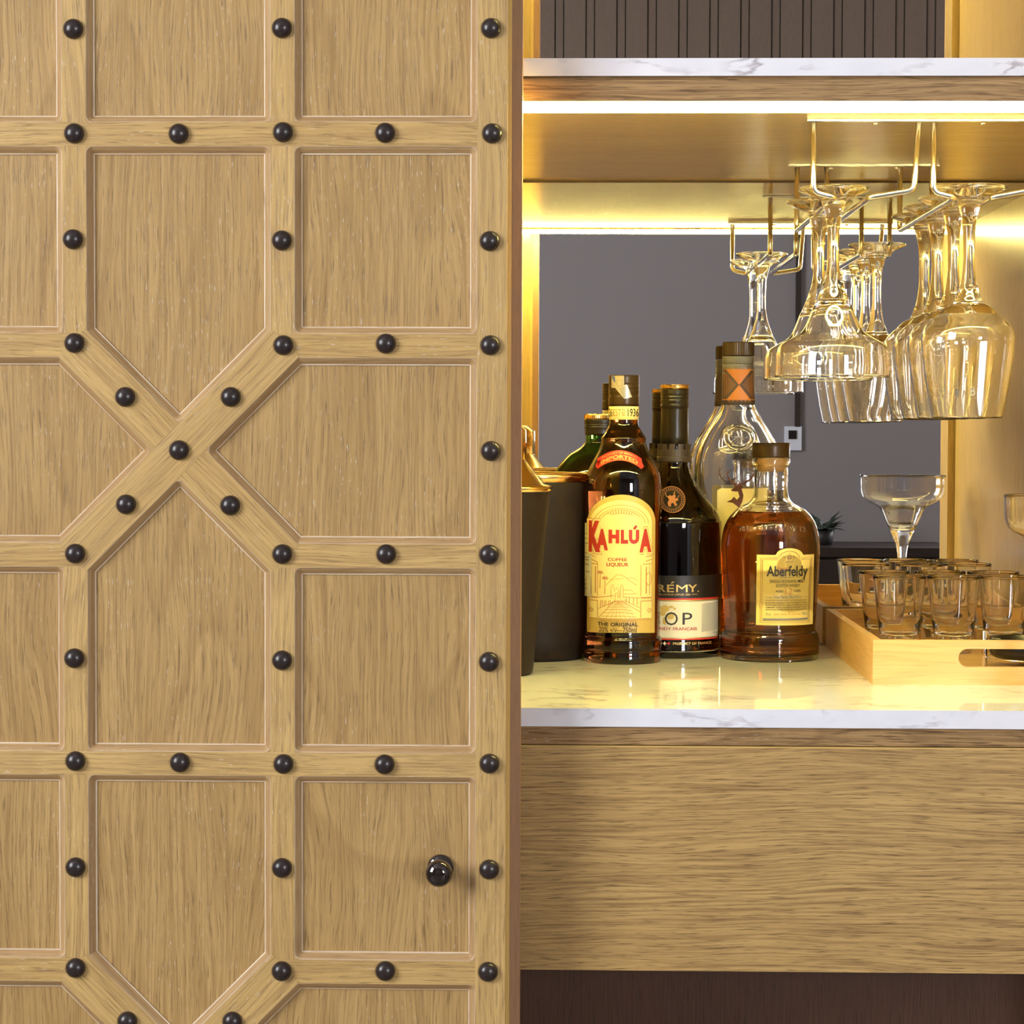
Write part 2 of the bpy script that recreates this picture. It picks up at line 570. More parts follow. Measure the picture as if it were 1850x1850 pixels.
for k in range(26):
    a = random.random() * 6.28
    el = random.uniform(0.05, 0.9)
    L = random.uniform(.06, .11)
    d = Vector((math.cos(a) * math.cos(el), math.sin(a) * math.cos(el), math.sin(el)))
    sd = d.cross(Vector((0, 0, 1))).normalized() * .012
    nrm = sd.cross(d).normalized() * .004
    p0 = Vector((0, 0, .045))
    b = MB()
    m1, e1 = p0 + d * L * .55, p0 + d * L - Vector((0, 0, .012))
    b.face([p0, m1 - sd, m1 + nrm]); b.face([p0, m1 + nrm, m1 + sd])
    b.face([m1 - sd, e1, m1 + nrm]); b.face([m1 + nrm, e1, m1 + sd])
    b.build('leaf', 'leaf', pl)
tag(pl, 'small dark leafy plant in a pot on the console, reflected in the mirror', 'plant')

# ------------------------------------------------------------------ cabinet carcass
ZTOP, ZBOT = 2.02, 0.0
cab = empty('drinks_cabinet', (0, YF, 0))


def cpart(name, lo, hi, mat, grain=0, parent=None):
    b = MB()
    b.box((lo[0], lo[1] - YF, lo[2]), (hi[0], hi[1] - YF, hi[2]), grain)
    return b.build(name, mat, parent or cab)


YB = YM + .03
cpart('side_panel', (CX1, YF, ZBOT), (CX1 + .02, YB, ZTOP), 'oak_interior', 2)
cpart('side_panel', (CX0 - .02, YF, ZBOT), (CX0, YB, ZTOP), 'oak_interior', 2)
cpart('top_panel', (CX0, YF, ZTOP - .02), (CX1, YB, ZTOP), 'oak_interior', 0)
cpart('back_panel', (CX0, YM + .006, ZBOT), (CX1, YB, ZTOP - .02), 'dark_veneer', 2)
cpart('mirror', (CX0, YM, ZC + .0005), (CX1, YM + .006, ZU - .0025), 'mirror_glass')
cpart('mirror', (CX0, YM, Z_UMT + .0005), (CX1, YM + .006, ZTOP - .021), 'mirror_glass')
cpart('shelf_board', (CX0, YF + .004, ZU), (CX1, YM + .006, Z_FT), 'oak_interior', 0)
cpart('shelf_fascia', (CX0, YF, ZU), (CX1, YF + .004, Z_FT), 'oak_fascia', 0)
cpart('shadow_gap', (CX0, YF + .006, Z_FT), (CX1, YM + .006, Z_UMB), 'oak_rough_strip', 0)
cpart('counter_rail', (CX0, YF + .003, Z_S1), (CX1, YF + .022, Z_S0 + .0004), 'oak_rough_strip', 0)
cpart('counter_board', (CX0, YF + .022, Z_S1), (CX1, YM + .006, Z_MB), 'oak_interior', 0)
dr = cpart('drawer_front', (CX0, YF, Z_D1), (CX1, YF + .02, Z_D0), 'oak_drawer', 0)
cpart('drawer_light_line', (CX0, YF + .0006, Z_D0), (CX1, YF + .02, Z_D0 + .0009), 'oak_lit_line', 0, None)  # pale strip standing in for light along the drawer's top edge
cpart('drawer_body', (CX0 + .01, YF + .02, Z_D1 + .01), (CX1 - .01, YM - .05, Z_D0 - .02), 'dark_veneer', 0)
cpart('lower_back', (CX0, YF + .20, ZBOT), (CX1, YF + .212, Z_D1 + .01), 'dark_veneer', 2)
tag(cab, 'oak drinks cabinet with mirrored back, drawer and lit niche', 'cabinet')

o = box_obj('marble_worktop', (CX0, YF, Z_MB), (CX1, YM, ZC), 'marble')
tag(o, 'polished white marble worktop slab carrying the bottles above the drawer', 'worktop')
o = box_obj('marble_shelf', (CX0, YF, Z_UMB), (CX1, YM, Z_UMT), 'marble')
tag(o, 'thin white marble slab on the upper shelf above the light strip', 'shelf')


def led(z, label):
    e = empty('led_strip', (0, YF + .006, z))
    b = MB(); b.box((CX0 + .002, 0, -.0066), (CX1 - .002, .013, 0)); b.build('diffuser', 'led_diffuser', e)
    b = MB(); b.box((CX0 + .002, .0131, -.0022), (CX1 - .002, .0146, 0)); b.build('channel_edge', 'aluminium', e)
    tag(e, label, 'light strip')


led(ZU, 'warm LED light strip glowing under the front of the marble shelf')
led(ZTOP - .02, 'warm LED light strip at the top of the upper niche, above the marble shelf')

# right-hand door, slid open beyond the frame: only its edge shows in the mirror
rd = empty('right_cabinet_door', (CX1 + .2, YF - .03, 0))
b = MB(); b.box((-.209, -.028, .05), (.25, .024, ZTOP), 2); b.build('slab', 'oak_interior', rd)
b = MB(); b.box((-.209, -.034, .05), (.25, -.0282, ZTOP), 2); b.build('facing', 'oak_panel', rd)
tag(rd, 'second oak cabinet door whose narrow edge shows in the mirror at right', 'cabinet door')

# ------------------------------------------------------------------ lattice door
PXD = YD / F
HF, HB = 21.7 * PXD, 35 * PXD      # half widths: flat top, foot of the moulding
AF, AB = 35 * PXD, 47.5 * PXD      # the same for the diagonal arms
HT = 0.0074                        # height of the bars over the panels
xa, xb = WX(136, 925, YD), WX(510.5, 925, YD)
xc = (xa + xb) / 2
st_l, st_r = WX(860.5, 925, YD), WX(915, 925, YD)
st_c = st_l + HF
lip_r = WX(942, 925, YD + .03)
ls_r, ls_l = 2 * xc - st_l, 2 * xc - st_r
rows_px = [241.5, 624.5, 1005, 1381, 1754]
zs = [WZ(511, p, YD) for p in rows_px]
dz = (zs[0] - zs[4]) / 4
z0 = sum(zs[i] + i * dz for i in range(5)) / 5
NR0, NR1 = -2, 8                   # rail indices built: R(-2) is the top of the door


def zr(i):
    return z0 - i * dz


def xband(i):                       # band i lies between rail i and i+1; every third is crossed
    return (i - 1) % 3 == 0


door = empty('lattice_cabinet_door', (0, YD, 0))
ylev = HT                           # panel face depth behind the flat tops (local y)


def bar(name, poly, gdir, lift=0.0, mat='oak_bar'):
    b = MB()
    b.prism(poly, -lift, ylev + .004, gdir)
    return b.build(name, mat, door)


def rect(x0, x1, zz0, zz1):
    return [(x0, zz0), (x1, zz0), (x1, zz1), (x0, zz1)]


ztop, zbot = zr(NR0) + HF, zr(NR1) - HF
bar('stile', rect(st_l, st_r, zbot, ztop), (0, 1), .0001)
bar('stile', rect(ls_l, ls_r, zbot, ztop), (0, 1), .0001)
for i in range(NR0, NR1 + 1):
    z = zr(i)
    full = i in (NR0, NR1) or not (xband(i) or xband(i - 1))
    if full:
        bar('rail', rect(ls_r, st_l, z - HF, z + HF), (1, 0))
    else:
        bar('rail', rect(xb - HF, st_l, z - HF, z + HF), (1, 0))
        bar('rail', rect(ls_r, xa + HF, z - HF, z + HF), (1, 0))
for i in range(NR0, NR1):
    if not xband(i):
        for xx in (xa, xb):
            bar('muntin', rect(xx - HF, xx + HF, zr(i + 1) + HF, zr(i) - HF), (0, 1), .00005)
    else:
        zt_, zb_ = zr(i), zr(i + 1)
        zm = (zt_ + zb_) / 2
        d = Vector((xb - xa, zt_ - zb_)).normalized()     # rising arm "/"
        n = Vector((-d.y, d.x))
        e = 8 * PXD
        A = Vector((xa, zb_)) - d * e
        B = Vector((xb, zt_)) + d * e
        bar('brace', [tuple(A - n * AF), tuple(B - n * AF), tuple(B + n * AF), tuple(A + n * AF)], tuple(d), .0003)
        d2 = Vector((xb - xa, zb_ - zt_)).normalized()
        n2 = Vector((-d2.y, d2.x))
        C0 = Vector((xc, zm))
        for sgn in (-1, 1):
            P0 = C0 + d2 * sgn * AF * 0.9
            P1 = (Vector((xb, zb_)) if sgn > 0 else Vector((xa, zt_))) + d2 * sgn * e
            bar('brace', [tuple(P0 - n2 * AF), tuple(P1 - n2 * AF), tuple(P1 + n2 * AF), tuple(P0 + n2 * AF)], tuple(d2), .00015)

# openings as lists of edge lines: (point, direction, foot offset, flat offset); interior on the left


def line_x(p1, d1, p2, d2):
    det = d1.x * (-d2.y) + d2.x * d1.y
    r = p2 - p1
    t = (r.x * (-d2.y) + d2.x * r.y) / det
    return p1 + d1 * t


def make_opening(edges):
    N = len(edges)

    def poly(which):
        L = []
        for p, d, fo, fl in edges:
            o = fo if which == 0 else fl
            nrm = Vector((-d.y, d.x))
            L.append((p + nrm * o, d))
        return [line_x(*L[i - 1], *L[i]) for i in range(N)]   # vertex i sits between edge i-1 and i
    inn, out = poly(0), poly(1)
    samples = []        # (inner, outer, edge index)
    fill = []
    for i in range(N):
        d0, d1 = edges[i - 1][1], edges[i][1]
        turn = math.acos(max(-1, min(1, d0.dot(d1))))
        R = 13.5 * PXD if turn > 1.2 else 5 * PXD
        tl = R * math.tan(turn / 2)
        c = out[i]
        a0, a1 = c - d0 * tl, c + d1 * tl
        cen = a0 + Vector((-d0.y, d0.x)) * R
        arc = []
        K = 6
        s0 = (a0 - cen)
        for k in range(K + 1):
            an = turn * k / K
            arc.append(cen + Vector((s0.x * math.cos(an) - s0.y * math.sin(an), s0.x * math.sin(an) + s0.y * math.cos(an))))
        for k, a in enumerate(arc):
            samples.append((inn[i], a, i if k > K // 2 else (i - 1) % N))
        fill.append([c] + arc)
    prof = [(0.0, 1.0), (0.0, 0.82), (0.17, 0.77)]
    for k in range(1, 6):
        t = k / 5
        prof.append((0.17 + 0.76 * t, 0.77 - 0.63 * (0.55 * t + 0.45 * math.sin(t * math.pi / 2))))
    prof += [(0.94, 0.04), (1.0, 0.0)]
    b = MB()
    ro = [(random.random() * 9, random.random() * 9) for _ in range(N)]
    M_ = len(samples)
    for j in range(M_):
        i0, o0, e0 = samples[j]
        i1, o1, e1 = samples[(j + 1) % M_]
        ed = edges[e1][1] if e0 != e1 else edges[e0][1]
        ei = e1 if e0 != e1 else e0
        gd = edges[ei][1]
        for k in range(len(prof) - 1):
            (t0, h0), (t1, h1) = prof[k], prof[k + 1]
            q = []
            for (pi, po, t, h) in ((i0, o0, t0, h0), (i1, o1, t0, h0), (i1, o1, t1, h1), (i0, o0, t1, h1)):
                p = pi.lerp(po, t)
                q.append((p.x, h * ylev, p.y))
            uvs = [(p[0] * gd.x + p[2] * gd.y + ro[ei][0], -p[0] * gd.y + p[2] * gd.x + p[1] + ro[ei][1]) for p in q]
            qq, uu = [], []
            for p, u in zip(q, uvs):
                if not qq or (Vector(p) - Vector(qq[-1])).length > 1e-7:
                    qq.append(p); uu.append(u)
            if len(qq) > 2 and (Vector(qq[0]) - Vector(qq[-1])).length < 1e-7:
                qq.pop(); uu.pop()
            if len(qq) >= 3:
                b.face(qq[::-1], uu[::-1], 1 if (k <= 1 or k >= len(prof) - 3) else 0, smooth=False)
    for i, fpts in enumerate(fill):
        gd = edges[i][1]
        for k in range(1, len(fpts) - 1):
            tri = [(p.x, -.00002, p.y) for p in (fpts[0], fpts[k], fpts[k + 1])]
            uvs = [(p[0] * gd.x + p[2] * gd.y + ro[i][0], -p[0] * gd.y + p[2] * gd.x + ro[i][1]) for p in tri]
            a = (tri[1][0] - tri[0][0]) * (tri[2][2] - tri[0][2]) - (tri[2][0] - tri[0][0]) * (tri[1][2] - tri[0][2])
            if a < 0:
                tri, uvs = tri[::-1], uvs[::-1]
            b.face(tri, uvs, 0)
    b.build('moulding', ['oak_moulding', 'oak_limed_highlight'], door)
    pb = MB()
    pb.prism([(p.x, p.y) for p in inn], ylev - .0001, ylev + .0105, (0, 1))
    pb.build('panel', 'oak_panel', door)


V = Vector
E_, N_, W_, S_ = V((1, 0)), V((0, 1)), V((-1, 0)), V((0, -1))


def H(zz, d):
    return (V((0, zz)), d, HB, HF)


def Vt(xx, d):
    return (V((xx, 0)), d, HB, HF)


stile_off_r = (V((st_l + HF, 0)), N_, HB, HF)
stile_off_l = (V((ls_r - HF, 0)), S_, HB, HF)
for i in range(NR0, NR1):
    zt_, zb_ = zr(i), zr(i + 1)
    zm = (zt_ + zb_) / 2
    if not xband(i):
        make_opening([H(zb_, E_), stile_off_r, H(zt_, W_), Vt(xb, S_)])
        make_opening([H(zb_, E_), Vt(xa, N_), H(zt_, W_), stile_off_l])
        # middle pentagon merges with the crossed band above or below
        if xband(i + 1) and i + 1 < NR1:
            zz, za = zr(i + 1), zr(i + 2)
            dn = (V((xb, zz)) - V((xa, za))).normalized()      # "/"
            dd = (V((xb, za)) - V((xa, zz))).normalized()      # "\"
            make_opening([(V((xa, zz)), dd, AB, AF), (V((xb, zz)), dn, AB, AF), Vt(xb, N_), H(zt_, W_), Vt(xa, S_)])
        elif xband(i - 1) and i - 1 >= NR0:
            zz, za = zr(i), zr(i - 1)
            dn = (V((xb, za)) - V((xa, zz))).normalized()
            dd = (V((xb, zz)) - V((xa, za))).normalized()
            make_opening([H(zb_, E_), Vt(xb, N_), (V((xb, zz)), -dd, AB, AF), (V((xa, zz)), -dn, AB, AF), Vt(xa, S_)])
        else:
            make_opening([H(zb_, E_), Vt(xb, N_), H(zt_, W_), Vt(xa, S_)])
    else:
        dn = (V((xb, zt_)) - V((xa, zb_))).normalized()
        dd = (V((xb, zb_)) - V((xa, zt_))).normalized()
        make_opening([H(zb_, E_), stile_off_r, H(zt_, W_), (V((xb, zt_)), -dn, AB, AF), (V((xb, zb_)), dd, AB, AF)])
        make_opening([H(zb_, E_), (V((xa, zb_)), dn, AB, AF), (V((xa, zt_)), -dd, AB, AF), H(zt_, W_), stile_off_l])
        if i in (NR0, NR1 - 1):
            pass

# slab behind the panels, a pale strip painting the gold light line, brown lipping at the free edge
b = MB(); b.box((ls_l, ylev + .0105, zbot), (st_r - .0004, .045, ztop), 2); b.build('backing', 'oak_interior', door)
b = MB(); b.box((st_r - .0004, .012, zbot), (st_r + .0030, .045, ztop), 2); b.build('edge_light_line', 'oak_lit_line', door)
b = MB(); b.box((st_r + .0030, .0155, zbot), (lip_r, .045, ztop), 2); b.build('edge_lipping', 'oak_lip', door)

# studs
sb = MB()
R0 = 18.2 * PXD
sp = [(R0, 0.0), (R0, -.0008)]
for k in range(1, 9):
    a = k / 9 * math.pi / 2
    sp.append((R0 * math.cos(a), -.0008 - .0062 * math.sin(a)))
sp.append((0, -.0070))
prof = sp
for k in range(len(prof) - 1):
    (r0_, y0_), (r1_, y1_) = prof[k], prof[k + 1]
    nn = 28
    for j in range(nn):
        a0, a1 = 2 * math.pi * j / nn, 2 * math.pi * (j + 1) / nn
        q = [(r0_ * math.cos(a0), y0_, r0_ * math.sin(a0)), (r0_ * math.cos(a1), y0_, r0_ * math.sin(a1)), (r1_ * math.cos(a1), y1_, r1_ * math.sin(a1)), (r1_ * math.cos(a0), y1_, r1_ * math.sin(a0))]
        if r1_ < 1e-7:
            q = q[:3]
        sb.face(q, smooth=True)
stud0 = sb.build('stud', 'stud_worn', door, (0, -50, 0))
used = [False]


def stud(px_x, zz):
    if used[0]:
        o = stud0.copy(); COL.objects.link(o); o.parent = door
    else:
        o = stud0; used[0] = True
    o.location = (px_x + random.uniform(-.0009, .0009), -.0003, zz + random.uniform(-.0008, .0008))
    o.rotation_euler = (0, random.random() * 6.28, 0)


xs_r = WX(885.5, 925, YD)
xs_l = 2 * xc - xs_r
xm_r = WX(697, 925, YD)
xm_l = 2 * xc - xm_r
for i in range(NR0, NR1 + 1):
    z = zr(i) + .001
    for xx in (xs_l, xm_l, xa - .0004, xb, xm_r, xs_r):
        stud(xx, z)
    if i in (NR0, NR1) or not (xband(i) or xband(i - 1)):
        stud(xc, z)
    if i < NR1:
        zm = (zr(i) + zr(i + 1)) / 2
        stud(xs_l, zm); stud(xs_r, zm)
        if xband(i):
            stud(xc, zm)
            for sx_ in (-1, 1):
                for sz_ in (-1, 1):
                    stud(xc + sx_ * (xb - xc) * .503, zm + sz_ * dz * .257)
        else:
            stud(xa - .0004, zm); stud(xb, zm)

# knob
kp = W(796, 1567, YD + HT)
kb = MB()
kn = [(.0109, 0.0), (.0109, .002), (.0102, .0042), (.0075, .006), (.0055, .009), (.0052, .014), (.0068, .0175), (.0098, .0200), (.0108, .0235), (.0106, .0270), (.0090, .0300), (.0060, .0320), (.0030, .0328), (0, .0330)]
kn = catmull(kn, 3)
nn = 40
for k in range(len(kn) - 1):
    (r0_, y0_), (r1_, y1_) = kn[k], kn[k + 1]
    for j in range(nn):
        a0, a1 = 2 * math.pi * j / nn, 2 * math.pi * (j + 1) / nn
        q = [(r0_ * math.cos(a0), -y0_, r0_ * math.sin(a0)), (r0_ * math.cos(a1), -y0_, r0_ * math.sin(a1)), (r1_ * math.cos(a1), -y1_, r1_ * math.sin(a1)), (r1_ * math.cos(a0), -y1_, r1_ * math.sin(a0))]
        if r1_ < 1e-7:
            q = q[:3]
        kb.face(q, smooth=True)
kb.build('knob', 'knob_glaze', door, (kp.x, kp.y - YD, kp.z))
tag(door, 'large oak lattice cabinet door with black domed studs and a round knob', 'cabinet door')

# ------------------------------------------------------------------ flat print helpers


def text_poly(txt, offset=0.0):
    cu = bpy.data.curves.new('txt', 'FONT')
    cu.body = txt
    cu.size = 1.0
    cu.offset = offset
    cu.resolution_u = 3
    ob = bpy.data.objects.new('txt', cu)
    COL.objects.link(ob)
    dg = bpy.context.evaluated_depsgraph_get()
    me = bpy.data.meshes.new_from_object(ob.evaluated_get(dg))
    vs = [(v.co.x, v.co.y) for v in me.vertices]
    fs = [tuple(p.vertices) for p in me.polygons]
    bpy.data.objects.remove(ob)
    bpy.data.curves.remove(cu)
    bpy.data.meshes.remove(me)
    return vs, fs


class Print:
    """ink in image-like coordinates (x right, y down), later wrapped on a surface"""

    lim = 26.0

    def __init__(s):
        s.v, s.f = [], []

    def text(s, txt, x0, x1, y0, y1, bold=0.0, warp=None, ref=None):
        vs, fs = text_poly(txt, bold)
        if not vs:
            return s
        bx = vs
        if ref:
            bx, _ = text_poly(ref, bold)
        ax0, ax1 = min(v[0] for v in vs), max(v[0] for v in vs)
        ay0, ay1 = min(v[1] for v in bx), max(v[1] for v in bx)
        i0 = len(s.v)
        for (a, c) in vs:
            q = (x0 + (a - ax0) / (ax1 - ax0) * (x1 - x0), y1 - (c - ay0) / (ay1 - ay0) * (y1 - y0))
            s.v.append(warp(q) if warp else q)
        s.f += [tuple(i + i0 for i in f) for f in fs]
        return s

    def stroke(s, pts, w, closed=False):
        n = len(pts)
        L = []
        for i, p in enumerate(pts):
            a = pts[i - 1] if (i > 0 or closed) else p
            c = pts[(i + 1) % n] if (i < n - 1 or closed) else p
            dx, dy = c[0] - a[0], c[1] - a[1]
            l = math.hypot(dx, dy) or 1
            wi = w[i] if hasattr(w, '__len__') else w
            nx, ny = -dy / l * wi / 2, dx / l * wi / 2
            L.append(((p[0] + nx, p[1] + ny), (p[0] - nx, p[1] - ny)))
        for i in range(n if closed else n - 1):
            A, B = L[i], L[(i + 1) % n]
            i0 = len(s.v)
            s.v += [A[0], B[0], B[1], A[1]]
            s.f.append((i0, i0 + 1, i0 + 2, i0 + 3))
        return s

    def poly(s, pts):
        tris = tessellate_polygon([[Vector((p[0], p[1], 0)) for p in pts]])
        i0 = len(s.v)
        s.v += list(pts)
        s.f += [tuple(i + i0 for i in t) for t in tris]
        return s

    def rect(s, x0, y0, x1, y1, nx=1):
        for k in range(nx):
            a, c = x0 + (x1 - x0) * k / nx, x0 + (x1 - x0) * (k + 1) / nx
            i0 = len(s.v)
            s.v += [(a, y0), (c, y0), (c, y1), (a, y1)]
            s.f.append((i0, i0 + 1, i0 + 2, i0 + 3))
        return s

    def arc(s, cx, cy, r, a0, a1, w, n=24, ry=None):
        ry = ry or r
        return s.stroke([(cx + r * math.cos(math.radians(a0 + (a1 - a0) * k / n)), cy - ry * math.sin(math.radians(a0 + (a1 - a0) * k / n))) for k in range(n + 1)], w)

    def columns(s, x0, x1, top, bot, n=28):
        """patch between two height functions, cut into columns so that it bends"""
        for k in range(n):
            a, c = x0 + (x1 - x0) * k / n, x0 + (x1 - x0) * (k + 1) / n
            i0 = len(s.v)
            s.v += [(a, top(a)), (c, top(c)), (c, bot(c)), (a, bot(a))]
            s.f.append((i0, i0 + 1, i0 + 2, i0 + 3))
        return s

    def build(s, name, mat, parent, fn, thick=0.0):
        """fn(x,y) -> local xyz on the surface"""
        me = bpy.data.meshes.new(name)
        lim = s.lim
        todo = []
        for f in s.f:
            for q in range(1, len(f) - 1):
                todo.append((s.v[f[0]], s.v[f[q]], s.v[f[q + 1]], 0))
        pv, pf = [], []
        while todo:
            a, b_, c, dep = todo.pop()
            xs_ = (a[0], b_[0], c[0])
            if dep < 9 and max(xs_) - min(xs_) > lim:
                e = [(abs(a[0] - b_[0]), a, b_, c), (abs(b_[0] - c[0]), b_, c, a), (abs(c[0] - a[0]), c, a, b_)]
                _, p, q, o_ = max(e, key=lambda t: t[0])
                m = ((p[0] + q[0]) / 2, (p[1] + q[1]) / 2)
                todo += [(p, m, o_, dep + 1), (m, q, o_, dep + 1)]
            else:
                pf.append((len(pv), len(pv) + 1, len(pv) + 2))
                pv += [a, b_, c]
        vs = [fn(*p) for p in pv]
        fs = []
        for f in pf:
            p = [Vector(vs[i]) for i in f]
            nr = (p[1] - p[0]).cross(p[2] - p[0])
            fs.append(f if nr.y < 0 else f[::-1])
        me.from_pydata(vs, [], fs)
        me.materials.append(MATS[mat])
        bm_ = bmesh.new()
        bm_.from_mesh(me)
        bmesh.ops.remove_doubles(bm_, verts=bm_.verts, dist=2e-6)
        bm_.to_mesh(me)
        bm_.free()
        me.update()
        o = bpy.data.objects.new(name, me)
        COL.objects.link(o)
        o.parent = parent
        return o


class Bottle:
    """axis pixel ax, depth Y; profiles in (half width px, y px)"""

    def __init__(s, name, ax, Y, sy=1.0, ymid=950):
        s.ax, s.Y, s.sy, s.ymid = ax, Y, sy, ymid
        s.k = Y / F
        s.X = WX(ax, ymid, Y)
        s.root = empty(name, (s.X, Y, ZC))
        s.prof = []

    def z(s, py):
        return WZ(s.ax, py, s.Y) - ZC

    def pr(s, pts, n=6):
        """px profile (top to bottom) -> (r,z) profile bottom to top"""
        q = [((h * s.k), s.z(y)) + tuple(c) for h, y, *c in pts][::-1]
        return catmull(q, n)

    def radius_at(s, z):
        P = s.prof
        for i in range(len(P) - 1):
            (r0, z0_), (r1, z1_) = P[i], P[i + 1]
            if z0_ <= z <= z1_ and z1_ > z0_:
                return r0 + (r1 - r0) * (z - z0_) / (z1_ - z0_)
        return P[-1][0]

    def surf(s, conv, eps=0.0003, rfix=None):
        """conv maps print coordinates to photograph pixels"""
        def fn(x, y):
            px, py = conv(x, y)
            lx = (px - s.ax) * s.k
            z = s.z(py)
            r = (rfix if rfix else s.radius_at(z)) + eps
            lx = max(-r * .992, min(r * .992, lx))
            return (lx, -math.sqrt(r * r - lx * lx) * s.sy, z)
        return fn

    def lathe(s, name, prof, mat, n=72, parent=None):
        b = MB()
        b.lathe(prof, n, 1.0, s.sy)
        return b.build(name, mat, parent or s.root)


def crop(ox, oy, sc):
    return lambda x, y: (ox + x / sc, oy + y / sc)


def ribbed_cap(bt, name, half, y0, y1, mat, ribs=48, amp=0.012, n_ring=1, parent=None):
    """cap with vertical knurling"""
    b = MB()
    r = half * bt.k
    za, zb = bt.z(y1), bt.z(y0)
    prof = [(r * .97, za), (r, za + .0008), (r, zb - .0012), (r * .96, zb), (0, zb)]
    n = ribs * 2
    for i in range(len(prof) - 1):
        (r0, z0_), (r1, z1_) = prof[i], prof[i + 1]
        for k in range(n):
            P = []
            for kk, rr, zz in ((k, r0, z0_), (k + 1, r0, z0_), (k + 1, r1, z1_), (k, r1, z1_)):
                rr2 = rr * (1 - amp * (kk % 2))
                a = 2 * math.pi * kk / n
                P.append((rr2 * math.cos(a), rr2 * math.sin(a) * bt.sy, zz))
            if r1 < 1e-7:
                P = P[:3]
            b.face(P, smooth=False)
    b.face([(r * .97 * math.cos(2 * math.pi * k / n), r * .97 * math.sin(2 * math.pi * k / n) * bt.sy, za) for k in range(n)][::-1])
    return b.build(name, mat, parent or bt.root)


# ------------------------------------------------------------------ coffee liqueur bottle
C6 = crop(930, 600, 4.625)
C7 = crop(930, 880, 4.625)
k = Bottle('coffee_liqueur_bottle', 1126, 2.23)
body = [(0, 730, 1), (26, 730, 1), (26, 757), (27, 768), (33, 780), (40, 791), (40, 797), (41.5, 804), (47, 818), (57, 836), (65, 853), (69, 872), (69.5, 900), (68, 960), (67.5, 1100), (67, 1138), (67, 1146), (70.5, 1153), (70.5, 1166), (69.5, 1171, 1), (70.5, 1176), (70.5, 1188), (67, 1197), (60, 1200, 1), (0, 1200, 1)]
k.prof = k.pr(body)
k.prof = [(r, max(z, 0.0)) for r, z in k.prof]
k.lathe('glass_body', k.prof, 'coffee_bottle')
cap = [(0, 678, 1), (26, 678), (27.5, 680), (27.5, 690), (28, 692), (27.2, 696), (28, 700), (27.2, 704), (28, 708), (27, 714), (28, 718), (28, 733, 1), (26.5, 733, 1)]
k.lathe('screw_cap', k.pr(cap, 4), 'cap_brown', parent=None)
band = [(26.6, 734.3, 1), (27.2, 734.6, 1), (27.2, 758, 1), (26.6, 758.3, 1)]
nb = k.lathe('neck_band', k.pr(band, 1), 'label_cream')
rb = 27.2 * k.k
Print().text('36', 783, 808, 640, 708, .01).text('1936', 936, 1030, 640, 706, .012).build('lettering', 'ink_black', nb, k.surf(C6, .0003, rb))
Print().text('EST', 815, 880, 646, 700).text('D', 888, 912, 646, 684).rect(889, 692, 912, 698).build('lettering', 'ink_brown', nb, k.surf(C6, .0003, rb))
# duty stamp over the cap
Print().columns(800, 905, lambda x: 368, lambda x: 470 + (x - 800) * -.05, 6).poly([(830, 468), (925, 440), (972, 545), (905, 560)]).build('duty_stamp', 'stamp_foil', k.root, k.surf(C6, .0007, 28 * k.k))
Print().poly([(800, 372), (825, 372), (830, 430), (812, 400)]).build('stamp_print', 'ink_blue', k.root, k.surf(C6, .0011, 28 * k.k))
st_ = Print()
for yy in range(478, 545, 11):
    st_.stroke([(862 + (yy - 478) * .5, yy), (940 + (yy - 478) * .35, yy - 22)], 4)
st_.stroke([(838, 410), (880, 400), (892, 446), (850, 458)], 4, True)
st_.build('stamp_print', 'ink_grey', k.root, k.surf(C6, .0011, 28 * k.k))


# red arched ribbon
def arch(cx, w, dip):
    return lambda x, y: (x, y + dip * ((x - cx) / w) ** 2)


ar = arch(868, 170, 62)
rib = Print()
for q in range(24):
    a, c = 685 + 366 * q / 24, 685 + 366 * (q + 1) / 24
    rib.poly([ar(a, 985), ar(c, 985), ar(c, 1070), ar(a, 1070)])
rib.poly([ar(685, 1010), ar(668, 1035), ar(685, 1062)]).poly([ar(1051, 1010), ar(1068, 1035), ar(1051, 1062)])
ribo = rib.build('ribbon_label', 'ribbon_red', k.root, k.surf(C6, .0003))
Print().text('IMPORTED', 712, 1018, 1024, 1056, .03, lambda p: ar(p[0], p[1])).text('PRODUCT OF MEXICO', 722, 1010, 997, 1013, .01, lambda p: ar(*p)).build('lettering', 'ink_gold', ribo, k.surf(C6, .0006))
strk = Print().stroke([ar(a, 1062) for a in range(722, 1016, 12)], 3)
strk.build('lettering_rule', 'ink_gold', ribo, k.surf(C6, .0006))


# arched main label
def ktop(x):
    t = (x - 886) / 281
    t = max(-1, min(1, t))
    return 55 + 225 * (1 - math.sqrt(max(0, 1 - t * t)))


lab = Print().columns(606, 1166, ktop, lambda x: 1196 - 10 * (1 - ((x - 886) / 280) ** 2) + 4, 40).build('main_label', 'label_gold', k.root, k.surf(C7, .0003))
Print().columns(626, 1136, lambda x: 100 + 190 * (1 - math.sqrt(max(0, 1 - ((x - 881) / 256) ** 2))), lambda x: 1076, 40).build('label_field', 'label_cream', lab, k.surf(C7, .0006))
ln = Print()
for rr, ry in ((228, 165), (200, 140), (180, 128), (150, 96), (135, 82)):
    ln.arc(881, 305, rr, 4, 176, 4, 30, ry)
for q in range(19):
    a = math.radians(20 + q * 140 / 18)
    ln.stroke([(881 + 178 * math.cos(a), 305 - 125 * math.sin(a)), (881 + 152 * math.cos(a), 305 - 98 * math.sin(a))], 7)
